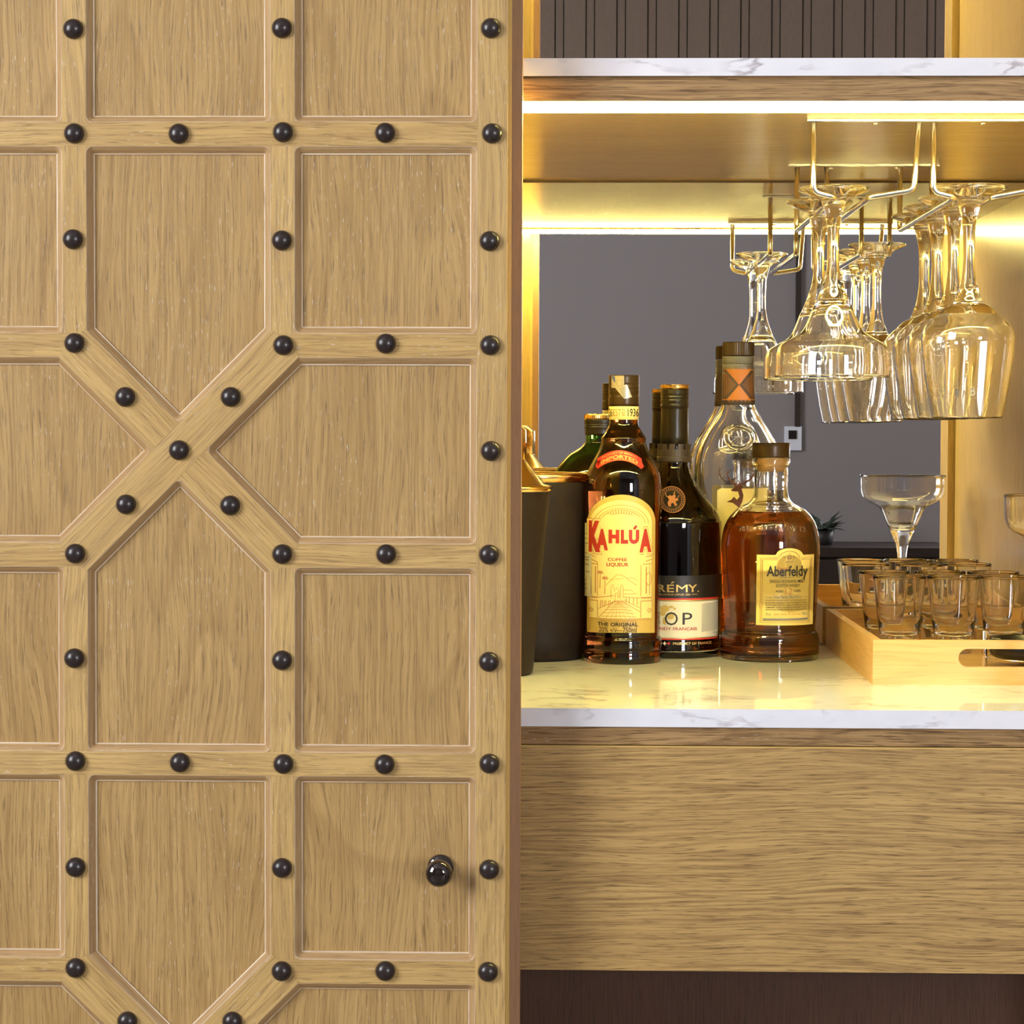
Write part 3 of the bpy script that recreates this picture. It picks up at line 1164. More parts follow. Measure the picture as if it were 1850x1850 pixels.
# mountains, road, church, pillars, palms
ln.stroke([(760, 800), (810, 745), (850, 712), (890, 715), (940, 750), (1010, 800)], 4)
ln.stroke([(930, 745), (970, 735), (1015, 760)], 3)
ln.stroke([(800, 760), (840, 745), (870, 750), (905, 738)], 3)
ln.stroke([(800, 905), (800, 820), (812, 790), (825, 820), (825, 850), (845, 820), (868, 850), (868, 905)], 4)
ln.stroke([(878, 905), (878, 815), (888, 788), (900, 815), (900, 905)], 4)
ln.stroke([(835, 905), (835, 872), (846, 860), (856, 872), (856, 905)], 4)
ln.stroke([(900, 840), (960, 838), (1010, 870), (905, 872)], 4)
ln.stroke([(905, 895), (1040, 905)], 5).stroke([(905, 920), (1035, 985)], 4)
for xx in (925, 950, 985, 1015):
    ln.stroke([(xx, 905), (xx, 940 + (xx - 925) * .25)], 6)
ln.stroke([(690, 905), (820, 885)], 5).stroke([(690, 1000), (835, 930)], 4)
for xx in (715, 745, 780):
    ln.stroke([(xx, 990 - (xx - 715) * .3), (xx, 930), (xx + 14, 925), (xx + 14, 975 - (xx - 715) * .3)], 5)
ln.stroke([(840, 915), (700, 1070)], 4).stroke([(875, 915), (1040, 1020)], 4)
for q in range(9):
    yy = 930 + q * q * 2.0
    ln.stroke([(835 - q * 14, yy), (860 + q * 4, yy - 5), (885 + q * 15, yy + 4)], 3)
for q in range(7):
    ln.stroke([(850 + q * 3, 935), (760 + q * 40, 1068)], 2)
for x0_, x1_, in ((640, 692), (1040, 1090)):
    pass
for xs_ in ((628, 640, 690, 718), (1136, 1120, 1046, 1000)):
    a, c, d_, e_ = xs_
    ln.stroke([(a, 560), (e_, 580)], 6).stroke([(a, 590), (d_, 615)], 6).stroke([(a, 625), (d_, 630)], 6)
    ln.stroke([(d_, 615), (d_, 890)], 5).stroke([(c, 640), (c, 880)], 4).stroke([((c + d_) / 2 + 8, 650), ((c + d_) / 2 + 8, 870)], 8)
    ln.stroke([(a, 905), (d_, 905)], 10).stroke([(a, 930), (d_, 930)], 6).stroke([(d_, 930), (d_, 1070)], 5)
    ln.arc(c, 1010, 14, 0, 360, 6, 12)
for px_, py_ in ((712, 700), (752, 745)):
    ln.stroke([(px_, py_), (px_ - 3, py_ + 130)], 6)
    for a in (10, 50, 100, 140, 170, 205, -25):
        ln.stroke([(px_, py_), (px_ + 26 * math.cos(math.radians(a)), py_ - 22 * math.sin(math.radians(a)))], 7)
ln.arc(1112, 750, 22, 0, 360, 5, 14, 55)
ln.stroke([(626, 1076), (1136, 1076)], 4)
ln.build('label_drawing', 'ink_rust', lab, k.surf(C7, .0009))['kind'] = 'stuff'
nm = [('K', 616, 712, 272, 532), ('A', 676, 774, 338, 514), ('H', 778, 866, 343, 455), ('L', 878, 938, 343, 457), ('U', 944, 1030, 343, 459), ('A', 1032, 1134, 336, 530)]
o1, o2, o3 = Print(), Print(), Print()
for ch, a, c, t, d_ in nm:
    o1.text(ch, a - 16, c + 16, t - 18, d_ + 18, .16)
    o2.text(ch, a - 12, c + 12, t - 14, d_ + 14, .14)
    o3.text(ch, a, c, t, d_, .07)
o1.stroke([(985, 342), (1012, 302)], 44); o2.stroke([(985, 342), (1012, 304)], 38); o3.stroke([(985, 338), (1008, 310)], 20)
o1.build('name_outline', 'ink_brown', lab, k.surf(C7, .0010))
o2.build('name_outline', 'label_cream', lab, k.surf(C7, .0013))
o3.build('lettering', 'ink_red', lab, k.surf(C7, .0016))
Print().text('COFFEE', 772, 930, 574, 602, .03).text('LIQUEUR', 762, 943, 614, 645, .03, ref='LIUEUR').build('lettering', 'ink_red', lab, k.surf(C7, .0010))
Print().text('THE ORIGINAL', 690, 1025, 1106, 1138, .03).text('20% v/v\u2014750ml', 702, 1012, 1145, 1188, .005).build('lettering', 'ink_black', lab, k.surf(C7, .0010))
Print().text('CREATED FOR COCKTAILS', 708, 1008, 1087, 1102).build('lettering', 'ink_brown', lab, k.surf(C7, .0010))
# side sticker
sk = Print().columns(576, 640, lambda x: 296 + (x - 576) * .02, lambda x: 905, 6).build('side_sticker', 'sticker_white', k.root, k.surf(C7, .0008, 68.5 * k.k))
tx = Print()
for yy, w0, w1 in ((380, 582, 606), (420, 584, 608), (460, 584, 612), (540, 584, 606), (575, 584, 620), (598, 584, 616), (635, 584, 620), (695, 590, 628), (760, 590, 600), (800, 590, 602), (835, 590, 606)):
    tx.rect(w0, yy, w1, yy + 8, 3)
tx.stroke([(584, 742), (632, 742), (638, 885), (590, 885)], 3, True)
tx.build('sticker_print', 'ink_grey', sk, k.surf(C7, .0011, 68.5 * k.k))
tag(k.root, 'dark brown coffee liqueur bottle with yellow arched label and red ribbon', 'bottle')

# ------------------------------------------------------------------ brandy bottle
r = Bottle('brandy_bottle', 1217.5, 2.30)
body = [(0, 800, 1), (25, 800, 1), (25.5, 836), (29, 850), (37, 868), (48, 885), (62, 903), (76, 922), (84, 940), (86, 962), (86, 1150), (86, 1168), (83, 1181), (74, 1187, 1), (0, 1187, 1)]
r.prof = [(a, max(c, 0)) for a, c in r.pr(body)]
r.lathe('glass_body', r.prof, 'dark_bottle')
cap = [(0, 695, 1), (24, 695), (25.5, 696.5), (25.5, 703, 1), (25, 703, 1)]
r.lathe('cap_top', r.pr(cap, 3), 'gold_foil')
cap = [(0, 703, 1), (25, 703.2, 1), (25.5, 712), (24.8, 715), (25.5, 718), (24.8, 721), (25.5, 724), (25, 730), (25.8, 733), (25, 737), (24.5, 745), (25.5, 806, 1), (24, 806, 1)]
r.lathe('cap_sleeve', r.pr(cap, 4), 'cap_black')
# castellated collar
cb = MB()
n = 36
for kk in range(n):
    a0, a1 = 2 * math.pi * kk / n, 2 * math.pi * (kk + 1) / n
    zt2 = r.z(802) if kk % 3 else r.z(812)
    ro_, ri_ = 30.5 * r.k, 26 * r.k
    zb2 = r.z(826)
    P = lambda rad, a, z: (rad * math.cos(a), rad * math.sin(a), z)
    cb.face([P(ro_, a0, zb2), P(ro_, a1, zb2), P(ro_, a1, zt2), P(ro_, a0, zt2)])
    cb.face([P(ro_, a0, zt2), P(ro_, a1, zt2), P(ri_, a1, zt2), P(ri_, a0, zt2)])
    cb.face([P(ro_, a0, zb2), P(ro_, a0, zt2), P(ri_, a0, zt2), P(ri_, a0, zb2)])
    cb.face([P(ri_, a1, zb2), P(ri_, a1, zt2), P(ro_, a1, zt2), P(ro_, a1, zb2)])
co = cb.build('castellated_collar', 'collar_plastic', r.root)
r.lathe('collar_ring', r.pr([(27, 824, 1), (31, 825), (31.5, 830), (31, 834), (26, 835, 1)], 3), 'collar_plastic', parent=co)
Print().columns(1188, 1734, lambda x: 715, lambda x: 905, 22).build('upper_label', 'label_black', r.root, r.surf(C7, .0003))
lb = Print().columns(1060, 1690, lambda x: 925 + 0 * x, lambda x: 1222, 22).build('main_label', 'label_white', r.root, r.surf(C7, .0004))
Print().rect(1060, 900, 1690, 912, 20).rect(1060, 1230, 1690, 1240, 20).build('red_rule', 'ribbon_red', lb, r.surf(C7, .0006))
Print().rect(1060, 914, 1690, 921, 20).rect(1060, 1224, 1690, 1229, 20).build('gold_rule', 'ink_gold', lb, r.surf(C7, .0006))
Print().text('ST-R', 1015, 1245, 788, 850, .012).text('E', 1256, 1314, 788, 850, .012).text('M', 1331, 1425, 788, 850, 0.0).text('Y', 1429, 1505, 788, 850, .012).text('.', 1509, 1520, 839, 850).stroke([(1290, 778), (1312, 764)], 10).build('lettering', 'ink_gold', lb, r.surf(C7, .0008))
Print().text('MAITRE DISTILLATEUR DEPUIS 1886', 1065, 1450, 862, 876).rect(1460, 866, 1505, 870).build('lettering', 'ink_gold', lb, r.surf(C7, .0008))
Print().text('O', 1240, 1346, 1013, 1120).text('P', 1385, 1465, 1018, 1115).text('S', 1140, 1205, 1015, 1118).text('V', 1030, 1120, 1018, 1115).build('lettering', 'ink_black', lb, r.surf(C7, .0009))
Print().text('BRANDY FRANCAIS', 1120, 1505, 1137, 1162, .012).stroke([(1430, 1164), (1426, 1170)], 4).build('lettering', 'ink_red', lb, r.surf(C7, .0008))
Print().text('PRODUCT OF FRANCE', 1308, 1630, 1260, 1280, .012).build('lettering', 'ink_gold', lb, r.surf(C7, .0008))
Print().stroke([(1240, 1256), (1240, 1284)], 8).stroke([(1227, 1270), (1253, 1270)], 8).build('cross_mark', 'label_white', lb, r.surf(C7, .0008))
Print().stroke([(1272, 1258), (1272, 1282)], 8).stroke([(1260, 1270), (1284, 1270)], 8).build('cross_mark', 'ribbon_red', lb, r.surf(C7, .0008))
dots = Print()
for yy in range(955, 1180, 11):
    dots.stroke([(1545, yy), (1686, yy - 14)], 3.5)
dots.text('40% vol', 1642, 1686, 1182, 1196)
dots.build('hatched_panel', 'ink_grey', lb, r.surf(C7, .0007))
mp_ = Print()
for cx_, cy_, rr, ry_ in ((1240, 985, 40, 30), (1290, 970, 22, 14), (1222, 1020, 30, 34), (1285, 1050, 34, 30), (1240, 1085, 20, 40), (1318, 985, 14, 10)):
    mp_.poly([(cx_ + rr * math.cos(t * .628 * 1.0) * random.uniform(.7, 1.1), cy_ + ry_ * math.sin(t * .628) * random.uniform(.7, 1.1)) for t in range(10)])
mp_.build('map_motif', 'label_gold', lb, r.surf(C7, .0006))
# medallion with a rearing figure
md = Print()
md.poly([(1300 + 108 * math.cos(t * math.pi / 18), 95 + 108 * math.sin(t * math.pi / 18)) for t in range(36)])
mo = md.build('medallion', 'label_black', r.root, r.surf(C7, .0016))
mt = Print().arc(1300, 95, 105, 0, 360, 5, 40).arc(1300, 95, 78, 0, 360, 3, 40)
for q in range(30):
    a = q * 12 * math.pi / 180
    mt.stroke([(1300 + 86 * math.cos(a), 95 + 86 * math.sin(a)), (1300 + 97 * math.cos(a), 95 + 97 * math.sin(a))], 6)
mt.poly([(1268, 150), (1262, 120), (1275, 95), (1262, 75), (1280, 60), (1300, 68), (1318, 50), (1330, 66), (1322, 88), (1345, 80), (1350, 100), (1326, 112), (1340, 140), (1322, 150), (1310, 122), (1290, 128), (1288, 152)])
mt.stroke([(1262, 75), (1248, 60), (1250, 40)], 6).stroke([(1318, 50), (1322, 34)], 10).stroke([(1345, 80), (1358, 62)], 6)
mt.build('medallion_emblem', 'ink_rust', mo, r.surf(C7, .0020))
tag(r.root, 'near-black brandy bottle with castellated collar and cream label, beside the coffee liqueur', 'bottle')

# ------------------------------------------------------------------ squat amber whisky bottle
CA = crop(1280, 840, 5.0)
a_ = Bottle('amber_whisky_bottle', 1392, 2.27)
outer = [(30, 827, 1), (33, 828), (34, 833), (33.5, 839), (30.5, 843), (30.5, 860), (30.5, 885), (32.5, 898), (40, 908), (58, 917), (73, 932), (82, 949), (87, 970), (88.5, 990), (87.5, 1030), (84.5, 1090), (82, 1128), (82, 1136), (86, 1142), (88.5, 1151), (88.5, 1182), (85, 1190), (78, 1193, 1), (0, 1193, 1)]
a_.prof = [(q, max(c, 0)) for q, c in a_.pr(outer)]
inner = [(0, 1180, 1), (76, 1178), (82, 1168), (82, 1152), (78, 1140), (76.5, 1128), (79, 1090), (82.5, 1030), (83.5, 990), (82, 970), (77, 950), (69, 935), (54, 922), (37, 913), (27.5, 901), (26, 885), (26, 850), (26, 832), (26, 827, 1), (30, 827, 1)]
ip = catmull([((h * a_.k), a_.z(y)) + tuple(c) for h, y, *c in inner], 6)
b = MB(); b.lathe(a_.prof + ip[::-1], 80)
# outside runs bottom to top, then the inside back down
b = MB(); b.lathe(a_.prof, 80)
b2 = MB(); b2.lathe(ip[::-1], 80)
b.v += b2.v; off_ = len(b.v) - len(b2.v)
b.f += [tuple(i + off_ for i in f) for f in b2.f]; b.uv += b2.uv; b.mi += b2.mi; b.sm += b2.sm
b.build('glass_body', 'bottle_glass', a_.root)
lev = 925
lq = [(0, lev, 1), (69, lev + 3), (75, lev + 15)] + [(q[0] + .4, q[1]) for q in [(77.2, 950), (82, 970), (83.5, 990), (82.5, 1030), (79, 1090), (76.5, 1128), (78, 1140), (82, 1152), (82, 1168), (76, 1178.5)]] + [(0, 1180.5, 1)]
lq[1] = (62.5, lev, 1)
a_.lathe('whisky', [(q, c) for q, c in a_.pr(lq)], 'whisky', 80)
a_.lathe('cork_cap', a_.pr([(0, 800, 1), (32.5, 800), (33.5, 802), (33.5, 824), (32.8, 826.5, 1), (0, 826.5, 1)], 3), 'cap_brown')
a_.lathe('cork', a_.pr([(0, 826.6, 1), (25.8, 826.7, 1), (25.6, 846), (23, 852, 1), (0, 852, 1)], 2), 'cork')


def atop(x):
    t = (x - 690) / 122
    y = 790 - 2 + (x - 402) * .004
    if abs(t) < 1:
        y = min(y, 790 - 60 * math.sqrt(1 - t * t))
    return y


al = Print().columns(402, 925, atop, lambda x: 1412 + 8 * (1 - ((x - 660) / 260) ** 2) * 0 + (x - 402) * .01, 44).build('label', 'label_yellow', a_.root, a_.surf(CA, .0003))
sA = a_.surf(CA, .0006)
ly = lambda x, y: (x - (y - 800) * .004 + 4, y)
Print().text('Aberfeldy', 488, 862, 885, 1008, .02).build('lettering', 'ink_black', al, sA)
Print().text('SINGLE HIGHLAND MALT', 516, 840, 1008, 1036, .006).text('SCOTCH WHISKY', 573, 790, 1047, 1074, .006).text('AGED', 570, 640, 1101, 1120, .006).text('YEARS', 730, 797, 1098, 1118, .006).build('lettering', 'ink_black', al, sA)
Print().text('12', 656, 720, 1085, 1138).text("Dewar's", 582, 690, 893, 916, .01).text('John Dewar & Sons Ltd', 556, 798, 1304, 1328).build('lettering', 'ink_rust', al, sA)
Print().text('THE', 484, 535, 1160, 1174).text('Aberfeldy Distillery', 552, 808, 1148, 1184, .01).text('WAS', 816, 860, 1160, 1172).build('lettering', 'ink_grey', al, sA)
Print().text('ESTABLISHED 1898', 605, 790, 984, 994).build('lettering', 'ink_black', al, sA)
for q, tline in enumerate(('ESTABLISHED IN THE YEAR 1898 BY THE SONS OF JOHN DEWAR', 'AT THE TOWN OF ABERFELDY WHERE THE HIGHLANDS OF PERTH', 'IN THE WORLD OVER WITH ITS MILL OF CHARACTER AT THE', 'COMMITMENT TO DISTILL AN ABERFELDY SINGLE MALT WHISKY', 'HERITAGE AND ITS SPRING WATER DRAWN FROM THE PITILIE')):
    Print().text(tline, 483, 857, 1187 + q * 20.5, 1199 + q * 20.5, .012).build('lettering', 'ink_black', al, sA)
Print().text('40% vol', 484, 528, 1300, 1328).build('lettering', 'ink_grey', al, sA)
Print().text('70cl', 812, 858, 1300, 1326).build('lettering', 'ink_grey', al, sA)
fr = Print()
for e in (0, 14):
    fr.stroke([(585, 816 + e), (438 + e, 816 + e), (436 + e, 1388 - e), (884 - e, 1392 - e), (902 - e, 820 + e), (800, 818 + e)], 4)
fr.arc(690, 830, 98, 8, 172, 4, 24, 74)
fr.build('label_border', 'ink_brown', al, sA)
Print().rect(460, 1352, 868, 1370, 12).build('label_bar', 'ink_grey', al, sA)
cr = Print()
cr.poly([(672, 800), (708, 800), (706, 828), (690, 842), (674, 828)]).stroke([(660, 840), (652, 815), (660, 795), (668, 806)], 8).stroke([(720, 840), (728, 815), (720, 795), (712, 806)], 8)
cr.stroke([(676, 792), (690, 778), (704, 792)], 9).stroke([(690, 766), (690, 780)], 6).stroke([(650, 845), (730, 845)], 7)
cr.build('crest', 'ink_gold', al, sA)
cr2 = Print().arc(690, 812, 14, 0, 360, 4, 14).stroke([(655, 850), (725, 850)], 3).stroke([(676, 815), (704, 815)], 3).stroke([(648, 820), (656, 800)], 4).stroke([(732, 820), (724, 800)], 4)
cr2.build('crest', 'ink_black', al, a_.surf(CA, .0009))
emb = Print().text('THE ABERFELDY 12', 245, 845, 535, 578, .02, lambda p: (p[0], p[1] - 18 * (1 - ((p[0] - 545) / 300) ** 2) + 12))
eo = emb.build('embossed_lettering', 'bottle_glass', a_.root, a_.surf(CA, .0002))
sol = eo.modifiers.new('solid', 'SOLIDIFY'); sol.thickness = .0018; sol.offset = 1
tag(a_.root, 'squat amber whisky bottle with yellow label and dark cork cap, in front', 'bottle')

# ------------------------------------------------------------------ tall clear stag bottle behind
C8 = crop(1180, 600, 5.441)
g = Bottle('stag_whisky_bottle', 1332, 2.357, sy=0.66)
outer = [(28, 644, 1), (28, 700), (30, 730), (34, 742), (48, 765), (61, 786), (71, 805), (76.5, 826), (78, 850), (79, 900), (79, 1140), (76, 1158), (70, 1163, 1), (0, 1163, 1)]
g.prof = [(q, max(c, 0)) for q, c in g.pr(outer)]
g.prof[0] = (0, 0)
inner = [(0, 1148, 1), (66, 1146), (74, 1130), (74.5, 900), (73.5, 850), (72, 828), (66.5, 808), (56.5, 789), (44, 768), (30, 746), (25.5, 730), (24, 700), (24, 644, 1), (28, 644, 1)]
ip = catmull([((h * g.k), g.z(y)) + tuple(c) for h, y, *c in inner], 6)
b = MB(); b.lathe(g.prof, 72, 1, g.sy)
b2 = MB(); b2.lathe(ip[::-1], 72, 1, g.sy)
off_ = len(b.v); b.v += b2.v; b.f += [tuple(i + off_ for i in f) for f in b2.f]; b.uv += b2.uv; b.mi += b2.mi; b.sm += b2.sm
b.build('glass_body', 'bottle_glass', g.root)
g.lathe('whisky', g.pr([(0, 1010, 1), (74.7, 1010, 1), (74.3, 1130), (66.3, 1146.3), (0, 1148.4, 1)], 5), 'pale_whisky')
ribbed_cap(g, 'screw_cap', 28.5, 618, 643, 'cap_brown', 44, .02)
nk = g.lathe('neck_foil', g.pr([(27, 644, 1), (28.6, 645), (28.4, 656), (27.8, 658), (28.5, 661), (28.6, 671, 1), (28, 671, 1)], 3), 'grey_foil')
nw = g.lathe('neck_wrap', g.pr([(28, 670.5, 1), (28.7, 670.6, 1), (29, 700), (30.5, 731, 1), (30, 731.4, 1)], 3), 'mauve_paper')
hg = Print().poly([(705, 375), (945, 375), (828, 522)]).poly([(828, 522), (945, 668), (705, 668)])
hg.stroke([(680, 372), (980, 372)], 9).stroke([(668, 664), (990, 664)], 9)
for q in range(6):
    xx = 730 + q * 40
    hg.arc(xx, 372, 10, 0, 180, 4, 8, 18).arc(xx, 664, 10, 180, 360, 4, 8, 18)
for q in range(7):
    hg.stroke([(690 + q * 16, 400 + q * 18), (690 + q * 16, 640 - q * 18)], 3).stroke([(965 - q * 16, 400 + q * 18), (965 - q * 16, 640 - q * 18)], 3)
rn = lambda: None


def neck_surf(eps):
    def fn(x, y):
        px, py = C8(x, y)
        lx = (px - g.ax) * g.k
        t = max(0, min(1, (py - 670) / 61))
        rr = (28.8 + 1.9 * t * t) * g.k + eps
        lx = max(-rr * .99, min(rr * .99, lx))
        return (lx, -math.sqrt(rr * rr - lx * lx) * g.sy, g.z(py))
    return fn


hg.build('hourglass_print', 'ink_orange', nw, neck_surf(.0005))
# moulded glass seal
sl = Print()
sealc = [(830 + 128 * math.cos(t * math.pi / 16), 1035 + 118 * math.sin(t * math.pi / 16)) for t in range(32)]


def seal_ring(rx, ry, w):
    return Print().stroke([(830 + rx * math.cos(t * math.pi / 20), 1035 + ry * math.sin(t * math.pi / 20)) for t in range(40)], w, True)


for nm_, rx, ry, w, th in (('seal_rim', 148, 112, 26, .0022), ('seal_ring', 104, 80, 14, .0016)):
    fs_ = g.surf(C8, .0002)
    b = MB(); b.tube([fs_(830 + rx * math.cos(t * math.pi / 24), 1035 + ry * math.sin(t * math.pi / 24)) for t in range(48)], th * .95, 10, closed=True)
    b.build(nm_, 'bottle_glass', g.root)
sq = Print()
for q in range(22):
    a, rr = random.random() * 6.28, random.uniform(8, 78)
    sq.arc(830 + rr * math.cos(a), 1035 + rr * .78 * math.sin(a), random.uniform(7, 13), 0, random.uniform(180, 330), 7, 8)
o = sq.build('seal_relief', 'bottle_glass', g.root, g.surf(C8, .0001))
m_ = o.modifiers.new('solid', 'SOLIDIFY'); m_.thickness = .0011; m_.offset = 1
fl = Print().columns(610, 1080, lambda x: 1530 + (20 if x < 625 else 0), lambda x: 2600, 14).build('label', 'label_cream', g.root, g.surf(C8, .0004))
sg = Print()
sg.stroke([(800, 1500), (760, 1480), (720, 1430), (702, 1390), (708, 1350)], [26, 18, 14, 10, 3])
sg.stroke([(722, 1432), (700, 1420), (688, 1440)], [10, 7, 2]).stroke([(705, 1385), (735, 1350), (740, 1330)], [10, 7, 2]).stroke([(755, 1478), (770, 1440), (768, 1425)], [10, 6, 2])
sg.stroke([(806, 1500), (860, 1480), (920, 1450), (960, 1405), (962, 1360), (910, 1342)], [28, 20, 18, 20, 14, 3])
sg.stroke([(925, 1448), (940, 1420), (905, 1400)], [14, 8, 2]).stroke([(955, 1410), (985, 1400), (990, 1380)], [10, 6, 2]).stroke([(830, 1490), (815, 1455), (800, 1440)], [12, 7, 2]).stroke([(870, 1478), (880, 1500), (868, 1512)], [10, 6, 2])
sg.poly([(780, 1502), (840, 1498), (856, 1520), (840, 1545), (800, 1560), (748, 1556), (742, 1544), (768, 1528)])
sg.poly([(806, 1550), (846, 1540), (862, 1600), (850, 1660), (820, 1720), (800, 1700), (760, 1670), (700, 1660), (745, 1640), (770, 1610), (800, 1640), (824, 1610)])
sg.build('stag_motif', 'ink_stag', fl, g.surf(C8, .0008))
tag(g.root, 'tall clear bottle with round glass seal and stag label, behind the amber whisky', 'bottle')

# ------------------------------------------------------------------ green liqueur bottle behind the bucket
n_ = Bottle('green_liqueur_bottle', 1083, 2.362, sy=0.55)
body = [(0, 782, 1), (24.5, 782, 1), (24.5, 795), (27, 802), (36, 811), (54, 822), (70, 838), (79, 852), (83, 866), (84, 890), (84, 1140), (80, 1158), (72, 1162, 1), (0, 1162, 1)]
n_.prof = [(q, max(c, 0)) for q, c in n_.pr(body)]
n_.prof[0] = (0, 0)
n_.lathe('glass_body', n_.prof, 'green_bottle_glass')
ribbed_cap(n_, 'cap_top', 27.5, 748, 757, 'gold_foil', 50, .03)
n_.lathe('cap_sleeve', n_.pr([(0, 757, 1), (27, 757.2, 1), (26.5, 764), (26, 766), (26.5, 768), (26, 770), (26.5, 772), (25.5, 777), (25.5, 786, 1), (24.6, 786, 1)], 3), 'cap_black')
tag(n_.root, 'green glass liqueur bottle with gold-topped cap, half hidden behind the coffee liqueur', 'bottle')

# ------------------------------------------------------------------ ice bucket and cocktail shaker
bk = Bottle('ice_bucket', 962, 2.262)
kk_ = bk.k
rt_, rb_ = 106, 95
zz = lambda y: bk.z(y)
H_ = zz(855)
outer = [(0, 0), (rb_ * kk_ - .004, 0), (rb_ * kk_, .004)] + [((rb_ + (rt_ - rb_) * t / 10) * kk_, .004 + (H_ - .010) * t / 10) for t in range(1, 11)]
hb = MB()
hb.lathe(outer + [((rt_ - 3) * kk_, H_ - .004), ((rb_ - 3) * kk_, .006), (0, .006)], 72)
hb.build('bucket_body', 'dark_metal', bk.root)
hb = MB(); R_ = rt_ * kk_
hb.lathe([(R_ - .0014, H_ - .0085), (R_ + .0004, H_ - .008), (R_ + .0009, H_ - .003), (R_ + .0006, H_), (R_ - .001, H_ + .0006), (R_ - .0022, H_), (R_ - .0018, H_ - .0085)], 72)
hb.build('rim', 'brass', bk.root)
s_h = MATS['dark_metal'].node_tree
nt_ = s_h.nodes
tcn = nt_.new('ShaderNodeTexCoord'); vor = nt_.new('ShaderNodeTexVoronoi'); vor.inputs['Scale'].default_value = 160
bmp = nt_.new('ShaderNodeBump'); bmp.inputs['Strength'].default_value = .25; bmp.inputs['Distance'].default_value = .001
s_h.links.new(tcn.outputs['Object'], vor.inputs['Vector']); s_h.links.new(vor.outputs['Distance'], bmp.inputs['Height']); s_h.links.new(bmp.outputs[0], nt_['Principled BSDF'].inputs['Normal'])
tag(bk.root, 'dark hammered metal ice bucket with brass rim, left of the coffee liqueur', 'ice bucket')

YS = 2.10
XS = WX(996, 880, YS) - .045
sh = empty('cocktail_shaker', (XS, YS, ZC))
zrim = WZ(985, 884, YS - .03) - ZC
b = MB(); b.lathe([(0, 0), (.024, 0), (.0275, .0022), (.0285, .006), (.0437, zrim - .004), (.0437, zrim - .001), (.041, zrim - .001), (.026, .006), (0, .004)], 72); b.build('cup', 'dark_metal', sh)
zn = WZ(952, 832, YS) - ZC
zc2 = WZ(951, 779, YS) - ZC
b = MB(); b.lathe([(.0430, zrim - .003), (.0452, zrim - .002), (.0456, zrim + .0015), (.0440, zrim + .003), (.0395, zrim + .004), (.0225, zn - .002), (.0215, zn), (.0200, zn + .001)], 72); b.build('strainer_lid', 'brass', sh)
b = MB(); b.lathe([(.0205, zn + .0005), (.0214, zn + .001), (.0214, zc2), (.0205, zc2 + .002), (.0140, zc2 + .0075), (.012, zc2 + .008), (0, zc2 + .008)], 72); b.build('cap', 'brass', sh)
tag(sh, 'dark cocktail shaker with brass conical lid beside the door edge', 'cocktail shaker')

# ------------------------------------------------------------------ hanging glass rack
YR0, YR1 = 1.945, 2.265
ZR = WZ(1509, 362, YR0)
ZR1 = WZ(1439, 408, YR1)
ZR = (ZR + ZR1) / 2 - .001
rk = empty('hanging_glass_rack', ((WX(1470, 220, YR0) + WX(1850, 220, YR0)) / 2, (YR0 + YR1) / 2, ZU))
ox, oy, oz = rk.location


def tube_obj(name, path, r_, mat, parent, n=12):
    b = MB()
    b.tube([(p[0] - ox, p[1] - oy, p[2] - oz) for p in path], r_, n)
    return b.build(name, mat, parent)


def round_path(pts, rad=.006, n=5):
    pts = [Vector(p) for p in pts]
    out = [pts[0]]
    for i in range(1, len(pts) - 1):
        a, p, c = pts[i - 1], pts[i], pts[i + 1]
        d0, d1 = (a - p), (c - p)
        l = min(rad, d0.length * .45, d1.length * .45)
        s0, s1 = p + d0.normalized() * l, p + d1.normalized() * l
        for q in range(n + 1):
            t = q / n
            out.append((s0.lerp(p, t)).lerp(p.lerp(s1, t), t))
    out.append(pts[-1])
    return out


xfl, xfr = WX(1458, 213, YR0), WX(1900, 210, YR0)
xbl, xbr = WX(1425, 298, YR1), WX(1697, 298, YR1)
for nm_, x0_, x1_, yy in (('mounting_bar', xfl, xfr, YR0), ('mounting_bar', xbl, xbr, YR1)):
    b = MB(); b.box((x0_ - ox, yy - oy - .0035, ZU - oz - .0020), (x1_ - ox, yy - oy + .0035, ZU - oz - .0002)); mb_ = b.build(nm_, 'chrome', rk)
    for t in (.28, .72):
        b = MB(); b.lathe([(0, -.0048), (.002, -.0046), (.0026, -.0032), (0, -.0032)], 16)
        b.build('screw', 'chrome', mb_, (x0_ + (x1_ - x0_) * t - ox, yy - oy, ZU - oz))
RW = .0027
rails = [(1470, 1509), (1660, 1571), (1687, 1726), (1872, 1793)]
rail_x = []
for top_px, bend_px in rails:
    xt, xr_ = WX(top_px, 250, YR0), WX(bend_px, 360, YR0)
    rail_x.append(xr_)
    path = [(xt, YR0, ZU - .003), (xt, YR0, ZR + .0045), (xr_, YR0 + .003, ZR), (xr_, YR1, ZR), (xr_, YR1, ZU - .003)]
    if abs(xt - xr_) > .03:
        path[1] = (xt - .004 * (1 if xt > xr_ else -1), YR0, ZR + .006)
    tube_obj('rail', round_path(path), RW, 'chrome', rk)
tag(rk, 'chrome wire stemware rack screwed under the marble shelf', 'glass rack')

# ------------------------------------------------------------------ stemware


def split_glass(name, profs, mats, loc, flip, parent_label, cat, group, n=56):
    root = empty(name, loc)
    for nm_, pf in profs:
        b = MB(); b.lathe(pf, n)
        b.build(nm_, mats, root)
    if flip:
        root.rotation_euler = (math.pi, 0, 0)
    tag(root, parent_label, cat, group)
    return root


def copy_tree(o, parent=None):
    c = o.copy(); COL.objects.link(c); c.parent = parent
    for ch in o.children:
        copy_tree(ch, c)
    return c


FOOT_H = .0130


